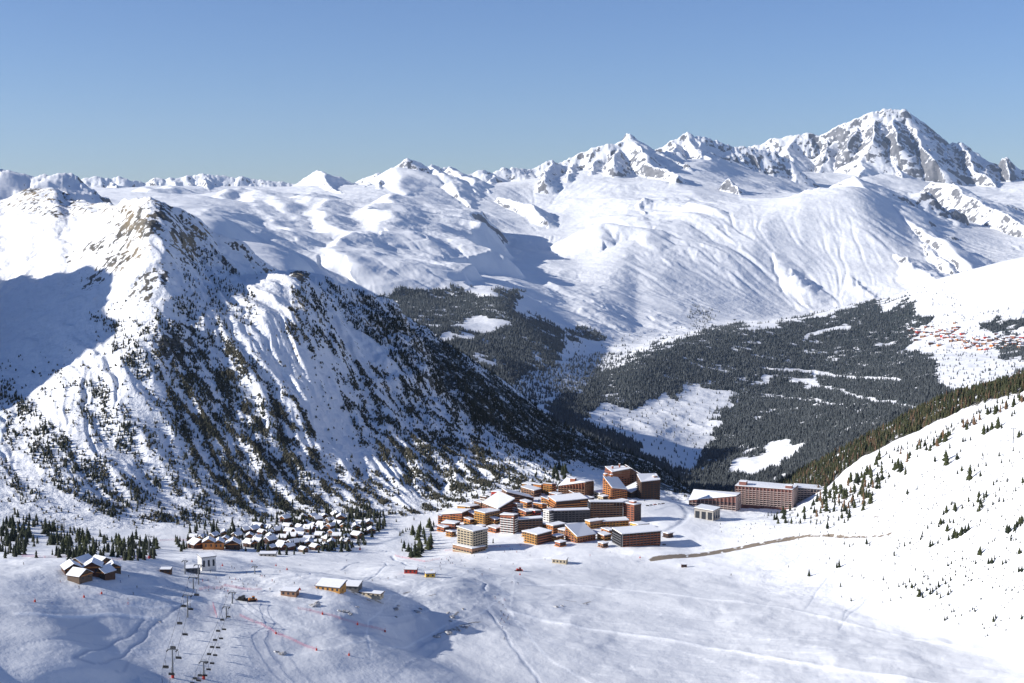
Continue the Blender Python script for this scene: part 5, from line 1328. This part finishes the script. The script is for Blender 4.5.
masspts([(860,500),(1024,430),(1024,600),(900,570)], 330, 1.2, 3.2)
masspts([(395,520),(430,520),(432,555),(398,556)], 20, 3, 7)
x = np.array(xs); y = np.array(ys); mass('small_conifers', x, y, height_at(x, y), np.array(hs), pn, M_NEAR, 77)

# ================================================================ chairlifts
def pylon(px, pt_, pb, label, group, pad=True, arm=3.2, tone=None):
    g = ground_hit(px, pb); r = math.hypot(g.x, g.y); h = (pb - pt_) * r / F
    root = thing('lift_pylon', (g.x, g.y, g.z), -.15, label, 'lift pylon', group)
    bm = bmesh.new(); rod(bm, (0, 0, -1), (0, 0, h), .55, 10, .36); link_mesh('mast', bm, M_STL, root)
    bm = bmesh.new(); bbox(bm, -arm, arm, -.3, .3, h - .3, h + .25); ca = link_mesh('crossarm', bm, M_STL, root)
    for s in (-1, 1):
        bm = bmesh.new(); bbox(bm, s * arm - .2, s * arm + .2, -2.2, 2.2, h - .75, h - .45)
        for q in range(4): rod(bm, (s * arm - .15, -1.8 + q * 1.2, h - .85), (s * arm + .15, -1.8 + q * 1.2, h - .85), .3, 8)
        link_mesh('pulley_train', bm, M_BLK, root)
    bm = bmesh.new(); rod(bm, (-1.2, 0, h + .25), (-1.2, 0, h + 1.6), .08, 4); rod(bm, (1.2, 0, h + .25), (1.2, 0, h + 1.6), .08, 4); bbox(bm, -1.3, 1.3, -.1, .1, h + 1.5, h + 1.65); link_mesh('service_gantry', bm, M_STL, root)
    bm = bmesh.new(); rod(bm, (.45, -.3, 0), (.35, -.3, h), .06, 4); rod(bm, (.45, .3, 0), (.35, .3, h), .06, 4); link_mesh('ladder', bm, M_STL, root)
    if pad:
        bm = bmesh.new(); rod(bm, (0, 0, -.5), (0, 0, 2.4), .95, 10, .95); link_mesh('safety_pad', bm, M_RED, root)
    return (Vector((g.x, g.y, g.z + h - .5)), arm)
def lift(pyl, grp, labels, pads, arm):
    tops = [pylon(a, b, c, labels[i], None, pads[i], arm) for i, (a, b, c) in enumerate(pyl)]
    return tops
LA = lift([(172.8,648.8,678), (187.7,594.8,617.5), (193.3,577,589), (198.6,564.5,584.5)], 'a', ['nearest and tallest chairlift pylon, red pad at its foot, at the bottom left', 'second chairlift pylon of the left lift, alone on bright snow', 'small third pylon of the left chairlift on the shaded band', 'farthest thin pylon of the left chairlift in front of the white station block'], [True, False, False, False], 3.2)
LBn = lift([(203.8,661,679), (226.4,606.5,618.5), (232.3,592,603.5)], 'b', ['small pylon of the right chairlift with red pad at the bottom of the picture', 'small pylon of the right chairlift beside the pink net', 'farthest small pylon of the right chairlift'], [True, False, False], 2.4)
pylon(149.2, 536, 558.5, 'tall pylon standing in front of the dark conifers left of the hamlet', None, True, 2.6)
pylon(185, 560.5, 574, 'thin pylon left of the white lift station block', None, False, 2.0)
pylon(254.8, 566, 574, 'thin pylon on the piste below the orange-red chalets', None, False, 2.0)
pylon(1013, 429, 443.5, 'lone lift pylon high on the sunny slope at the right edge', None, False, 2.4)
pylon(360, 541, 550, 'short pylon on the rim of the hamlet above the play area', None, True, 2.0)
pylon(64, 519, 527, 'thin pylon on the shaded slope at the far left', None, False, 1.8)
M_CAB = M_BLK
def cable(tops, name, label):
    bm = bmesh.new()
    for s in (-1, 1):
        P_ = [t + Vector((s * a, 0, 0)) for t, a in tops]
        for p, q in zip(P_[:-1], P_[1:]):
            prev_ = p
            for k in range(1, 7):
                f_ = k / 6; c = p.lerp(q, f_) - Vector((0, 0, 4 * f_ * (1 - f_) * (q - p).length * .012)); rod(bm, prev_, c, .1, 4); prev_ = c
    o = link_mesh(name, bm, M_CAB); o['label'] = label; o['category'] = 'cable'
def extend(tops, px, py, r, up):
    d = pt(px, py, r); return [(Vector(d), tops[0][1])] + tops
cable(extend(LA, 158, 700, 950, 0), 'lift_cable', 'thin haul cable of the left chairlift running over its pylons')
cable(extend(LBn, 186, 700, 960, 0), 'lift_cable', 'thin haul cable of the right, smaller chairlift')
def chair_proto():
    root = thing('lift_chair', (0, 0, 0))
    bm = bmesh.new(); rod(bm, (0, 0, 3.6), (0, .25, 2.2), .09, 6); rod(bm, (0, .25, 2.2), (0, .1, .9), .09, 6); rod(bm, (-1.3, .1, .95), (1.3, .1, .95), .08, 6); link_mesh('hanger', bm, M_BLK, root)
    bm = bmesh.new(); bbox(bm, -1.5, 1.5, -.6, .1, -.3, -.12); link_mesh('seat', bm, M_BLK, root)
    bm = bmesh.new(); bbox(bm, -1.5, 1.5, .1, .25, -.3, .8); link_mesh('backrest', bm, M_BLK, root)
    bm = bmesh.new(); rod(bm, (-1.45, .1, .8), (-1.45, -.8, .25), .05, 5); rod(bm, (1.45, .1, .8), (1.45, -.8, .25), .05, 5); rod(bm, (-1.45, -.8, .25), (1.45, -.8, .25), .05, 5); link_mesh('safety_bar', bm, M_STL, root)
    remember(root); return root
CH = chair_proto()
def chairs(pts, tops, label, grp, sc):
    """each chair hangs under the haul cable of its side"""
    first = True
    for px, py, s in pts:
        # place along the line of pylons: find distance from the two neighbouring tops by interpolating the picture height
        ys = [project(t.x, t.y, t.z)[1] for t, a in tops]; k = 0
        order = sorted(range(len(ys)), key=lambda i: -ys[i])
        for i, j in zip(order[:-1], order[1:]):
            if ys[j] <= py - 3 <= ys[i]: break
        f_ = (ys[i] - (py - 3)) / max(1e-3, ys[i] - ys[j])
        f_ = f_ if py - 3 <= ys[order[0]] else 0
        # perspective-correct in distance
        ri, rj = tops[i][0].length, tops[j][0].length
        rr = 1 / ((1 - f_) / ri + f_ / rj)
        for _ in range(60):
            p = Vector(pt(px, py - 3, rr))
            if p.z - float(height_at(np.array(p.x), np.array(p.y))) > 7.5: break
            rr -= 4
        o = copy_tree(CH)
        o.location = p - Vector((0, 0, 3.7 * sc)); o.rotation_euler = (0, 0, -.15 if s < 0 else 2.99); o.scale = (sc, sc, sc)
        o['label'] = label; o['category'] = 'lift chair'; o['group'] = grp
chairs([(179.5,620,-1),(185,631,1),(172.8,644,-1),(178.5,654,1),(165.5,663,-1),(190.5,606,1),(171.5,670,1),(162,681,-1),(170,681,1),(183.5,603,-1),(196.5,592,1)], [extend(LA, 158, 700, 950, 0)[0]] + LA, 'empty chair hanging from the left chairlift above the snow', 'chairs of the left chairlift', 1.35)
chairs([(224,627.5,1),(218,629,-1),(221,636.5,1),(215,638,-1),(218,645.5,1),(212,645,-1),(215,653,1),(209,652,-1),(212,661,1),(206,660,-1),(208.5,667,1),(205,673,1),(200,673,-1),(198.5,678,1),(195,676,-1),(192,681,-1),(228.5,615,1),(222,618,-1)], [extend(LBn, 186, 700, 960, 0)[0]] + LBn, 'small empty chair of the right chairlift above the shaded piste', 'chairs of the right chairlift', 1.05)
for ch in list(CH.children): bpy.data.objects.remove(ch)
bpy.data.objects.remove(CH)

# ================================================================ piste furniture
def fence(line, label, cat='safety net', name='safety_fence', h=1.7, post=14, mm=None):
    pts = [ground_hit(*p) for p in line]; root = thing(name, tuple(pts[0]), 0, label, cat); o0 = pts[0]
    bm = bmesh.new()
    for p, q in zip(pts[:-1], pts[1:]):
        n = max(2, int((q - p).length / 4)); prev_ = None
        for k in range(n + 1):
            c = p.lerp(q, k / n); c = Vector((c.x, c.y, float(height_at(np.array(c.x), np.array(c.y))))) - o0
            if prev_ is not None:
                for q_ in range(4): rod(bm, prev_ + Vector((0, 0, .2 + q_ * (h - .2) / 3)), c + Vector((0, 0, .2 + q_ * (h - .2) / 3)), .05, 4)
            prev_ = c
    o = link_mesh('net', bm, mm or M_PNK, root)
    cnt = 0
    for p, q in zip(pts[:-1], pts[1:]):
        n = max(1, int((q - p).length / post))
        for k in range(n):
            if cnt > 30: break
            cnt += 1
            c = p.lerp(q, k / n); c = Vector((c.x, c.y, float(height_at(np.array(c.x), np.array(c.y))))) - o0
            bm = bmesh.new(); rod(bm, c + Vector((0, 0, -.3)), c + Vector((0, 0, h + .4)), .09, 5); link_mesh('post', bm, M_RED, root)
fence([(298,609),(310,611),(322,614)], 'pink safety net right of the dip below the yellow-fronted hut')
fence([(322,614),(340,619),(357,624)], 'long faint pink safety net between two red markers in the centre of the piste')
fence([(358,624.5),(372,628),(385,632)], 'straight pink safety net ending at the lowest right red marker', )
fence([(240,616),(262,625),(276,634),(296,642),(316,650)], 'long pink safety net curving down the shaded hollow')
fence([(213,606),(215,612),(217,618)], 'bright pink net standing beside the small right chairlift', h=3)
fence([(200,590),(225,586),(250,590),(262,590)], 'pink safety net above the snow groomer')
fence([(395,556),(410,559),(425,562),(440,559)], 'pink safety net by the upper edge of the snow play area')
fence([(445,551),(480,548),(510,547)], 'pink safety net along the bank below the beige block')
fence([(160,541),(175,540),(188,541)], 'pink safety net just left of the hamlet')
fence([(112,560),(130,559),(150,558)], 'pink safety net under the dark conifers left of the hamlet')
fence([(22,557),(45,558),(70,557)], 'pink safety net along the foot of the far left conifers')
def marker(px, py, label, group, sc=1.0):
    g = ground_hit(px, py); root = thing('piste_marker', tuple(g), 0, label, 'piste marker', group)
    bm = bmesh.new(); rod(bm, (0, 0, -.4), (0, 0, 3.2 * sc), .12, 6); link_mesh('pole', bm, M_RED, root)
    bm = bmesh.new(); rod(bm, (0, 0, -.1), (0, 0, 1.5 * sc), .75 * sc, 9, .6 * sc); link_mesh('cushion', bm, M_RED, root)
for px, py in [(322.5,614.5),(357.5,625),(385,632),(316.5,650.5),(349,655.5),(276,634),(101.6,594),(84,597.5),(35,602),(276,566),(222.5,566),(252,562),(432,548),(520,575),(640,558),(316,586.5),(300,590),(287,570)]:
    marker(px, py, 'red cushioned marker pole standing on the piste', 'red piste markers', 1.0)
def groomer(px, py, yaw, m, label):
    g = ground_hit(px, py); root = thing('snow_groomer', tuple(g + Vector((0, 0, .1))), yaw, label, 'snow groomer')
    bm = bmesh.new(); bbox(bm, -2.8, 2.6, -1.5, 1.5, .9, 1.9); bbox(bm, -2.7, -.6, -1.3, 1.3, 1.92, 2.6); bmesh.ops.bevel(bm, geom=bm.edges[:], offset=.12, segments=1, affect='EDGES'); link_mesh('body', bm, m, root)
    bm = bmesh.new(); bbox(bm, .1, 2.1, -1.3, 1.3, 1.95, 3.4); bmesh.ops.bevel(bm, geom=bm.edges[:], offset=.2, segments=2, affect='EDGES'); link_mesh('cab', bm, M_GL, root)
    bm = bmesh.new(); bbox(bm, 0, 2.2, -1.35, 1.35, 3.42, 3.6); link_mesh('cab_roof', bm, m, root)
    for s in (-1, 1):
        bm = bmesh.new(); bbox(bm, -3.1, 2.9, s * 1.9 - .65, s * 1.9 + .65, 0, .95); bmesh.ops.bevel(bm, geom=bm.edges[:], offset=.3, segments=2, affect='EDGES'); link_mesh('track', bm, M_BLK, root)
    bm = bmesh.new(); bbox(bm, 3.5, 3.8, -2.9, 2.9, .1, 1.4); bbox(bm, 2.7, 3.5, -.4, .4, .5, .8); link_mesh('blade', bm, m, root)
    bm = bmesh.new(); bbox(bm, -4.6, -3.4, -2.6, 2.6, .15, .6); bbox(bm, -3.4, -2.7, -.4, .4, .4, .7); link_mesh('tiller', bm, M_GRY, root)
groomer(252, 601, .4, M_OR, 'orange snow groomer parked on the shaded piste below the yellow-fronted hut')
groomer(519, 571, .2, M_RED, 'red snow groomer on the piste junction in front of the resort')
groomer(242, 600, -.3, M_BLK, 'dark snow groomer beside the orange one')
groomer(431, 574, .6, M_YEL, 'yellow snow groomer beside the small yellow hut')

# ================================================================ skiers
def skier_mesh(name, cloth, seed):
    g = random.Random(seed)
    J = [(0,0,.88,.15),(0,.03,1.15,.15),(0,.0,1.42,.17),(0,-.03,1.52,.07),(0,-.05,1.68,.11),
         (.12,0,.82,.10),(.16,-.16,.48,.075),(.16,.0,.10,.06),(.16,-.18,.05,.055),(-.12,0,.82,.10),(-.16,-.16,.48,.075),(-.16,.0,.10,.06),(-.16,-.18,.05,.055),
         (.22,0,1.40,.07),(.34,-.06,1.14,.05),(.36,-.30,1.02,.04),(-.22,0,1.40,.07),(-.34,-.06,1.14,.05),(-.36,-.30,1.02,.04)]
    E = [(0,1),(1,2),(2,3),(3,4),(0,5),(5,6),(6,7),(7,8),(0,9),(9,10),(10,11),(11,12),(2,13),(13,14),(14,15),(2,16),(16,17),(17,18)]
    me = bpy.data.meshes.new(name); me.from_pydata([j[:3] for j in J], E, []); me.materials.append(cloth)
    o = bpy.data.objects.new(name, me); COL.objects.link(o)
    md = o.modifiers.new('skin', 'SKIN')
    for i, v in enumerate(me.skin_vertices[0].data): v.radius = (J[i][3], J[i][3]); v.use_root = (i == 0)
    sb = o.modifiers.new('sub', 'SUBSURF'); sb.levels = 1; sb.render_levels = 1
    return o
M_SKI = [mat('black_ski_suit', (.02, .022, .03)), mat('red_ski_jacket', (.35, .03, .03)), mat('blue_ski_jacket', (.03, .08, .28)), mat('dark_grey_ski_suit', (.06, .06, .07))]
SK = []
for k, m_ in enumerate(M_SKI):
    o = skier_mesh('person', m_, k)
    for s in (-1, 1):
        bm = bmesh.new(); bbox(bm, s * .16 - .05, s * .16 + .05, -.95, .7, -.02, .02); link_mesh('ski', bm, M_RED if k == 0 else M_BLK, o)
        bm = bmesh.new(); rod(bm, (s * .36, -.32, 1.05), (s * .46, -.1, 0), .012, 4); link_mesh('ski_pole', bm, M_STL, o)
    remember(o); SK.append(o)
WORD = ['black', 'red', 'blue', 'dark grey']
us = set(); sg = random.Random(3)
PL = [(503,606),(506,610),(501,612),(505,616),(508,618),(499,603),(495,598),(498,595),(468,572),(474,570),(482,575),(490,570),(455,566),(446,564),(440,567),(425,568),(418,566),(396,578),(388,579),(380,580),(372,581),(404,577),(300,566),(280,572),(262,577),(248,585),(236,588),(228,592),(240,580),(232,583),(222,588),(214,590),(258,594),(244,597),(226,597),(52,604),(128,600),(137,588),(512,583),(518,584),(485,549),(500,547),(520,546),(530,556),(545,560),(590,556),(610,553),(300,578),(310,575),(345,574),(208,581),(216,578),(196,579),(190,583),(270,590),(180,571),(560,572),(640,560)] + [(sg.gauss(245, 26), sg.gauss(583, 7)) for _ in range(26)] + [(sg.gauss(455, 30), sg.gauss(562, 5)) for _ in range(22)] + [(sg.gauss(504, 4), sg.uniform(598, 640)) for _ in range(12)] + [(sg.uniform(20, 180), sg.uniform(562, 606)) for _ in range(10)]
for px, py in PL:
    g = ground_hit(px, py); k = sg.choice([0, 0, 3, 1, 2, 0])
    o = SK[k] if k not in us else copy_tree(SK[k]); us.add(k)
    o.location = g; o.rotation_euler = (0, 0, sg.uniform(0, 6.28)); o.scale = (1.2,) * 3
    o['label'] = 'skier in ' + WORD[k] + ' clothes on skis, a tiny figure on the pistes'; o['category'] = 'person'; o['group'] = 'skiers in ' + WORD[k] + ' on the pistes'

# boulders and half buried blocks in the snowfield
def boulder(px, py, s, label, seed, grp=None):
    g = ground_hit(px, py); rg = random.Random(seed); bm = bmesh.new(); bmesh.ops.create_icosphere(bm, subdivisions=3, radius=1)
    for v in bm.verts:
        n = 1 + .35 * math.sin(v.co.x * 3.1 + seed) * math.cos(v.co.y * 2.7 - seed) + rg.uniform(-.1, .1)
        v.co = Vector((v.co.x * s * n * 1.4, v.co.y * s * n, v.co.z * s * .55 * n))
    o = link_mesh('boulder', bm, M_RK); o.location = g; o.rotation_euler = (0, 0, rg.uniform(0, 3)); o['label'] = label; o['category'] = 'boulder'
    if grp: o['group'] = grp
M_RK = mat('snowed_rock', (.16, .14, .12), .9, .5, .6, c2=(.6, .61, .64))
for k, (px, py, s) in enumerate([(314,606,4.2),(317,603,2.6),(345,612,3),(350,614,2.4),(339,611,2),(357,607,1.6),(396,609,2.8),(398,606,1.8),(396,617,1.6),(417,612,3),(420,609,2),(463,609,1.6),(452,617,2.8),(448,613,2),(450,621,1.6),(436,637,3),(448,633,3.4),(458,630,2.6),(466,627,2.4),(556,607,2.2),(562,606,1.6),(586,604,1.4),(282,654,3),(276,652,2),(160,622,1.2)]):
    boulder(px, py, s * .8, 'dark half-buried rock showing through the snow of the hummocky piste centre', 50 + k, 'half-buried rocks in the snowfield')

# ================================================================ parked cars on the road right of the resort
def car(px, py, yaw, m, label):
    g = ground_hit(px, py); root = thing('parked_car', tuple(g + Vector((0, 0, .05))), yaw, label, 'car')
    bm = bmesh.new(); bbox(bm, -2.2, 2.2, -.88, .88, .35, .95); bmesh.ops.bevel(bm, geom=bm.edges[:], offset=.12, segments=2, affect='EDGES'); link_mesh('body', bm, m, root)
    bm = bmesh.new(); prism(bm, [(-1.6,-.78),(1.0,-.78),(1.0,.78),(-1.6,.78)], .96, 1.42)
    for v in bm.verts:
        if v.co.z > 1.2: v.co.x *= .75; v.co.y *= .82
    link_mesh('cabin', bm, M_GL, root)
    bm = bmesh.new(); bbox(bm, -1.2, .75, -.62, .62, 1.43, 1.56); link_mesh('roof', bm, M_SN, root)
    for sx in (-1.35, 1.35):
        for sy in (-.86, .86):
            bm = bmesh.new(); rod(bm, (sx, sy - .11, .33), (sx, sy + .11, .33), .33, 10); link_mesh('wheel', bm, M_BLK, root)
for px, py, yw, mm, lb in [(647.5, 506, .3, M_BLK, 'black car, leftmost of the row parked on the shaded road right of the resort'), (651, 505.4, .3, M_GRY, 'grey car, second from the left in the row parked on the shaded road'), (655, 504.8, .3, M_RED, 'red car in the middle of the row parked on the shaded road'), (659, 504.3, .3, M_WHT, 'white car, second from the right in the row parked on the shaded road'),
                           (663, 503.8, .3, M_BR, 'brown car, rightmost of the row parked on the shaded road'), (664, 545, .1, M_BLK, 'black car parked below the little dark lodge right of the front row'), (597, 508.5, .2, M_GRY, 'grey car in front of the little white-fronted lodge')]:
    car(px, py, yw, mm, lb)
make_ground(GM, {'forest': FOREST, 'rock': ROCK, 'track': TRACK, 'dirt': DIRT, 'basin_shade': BASIN_SHADE})
haze()
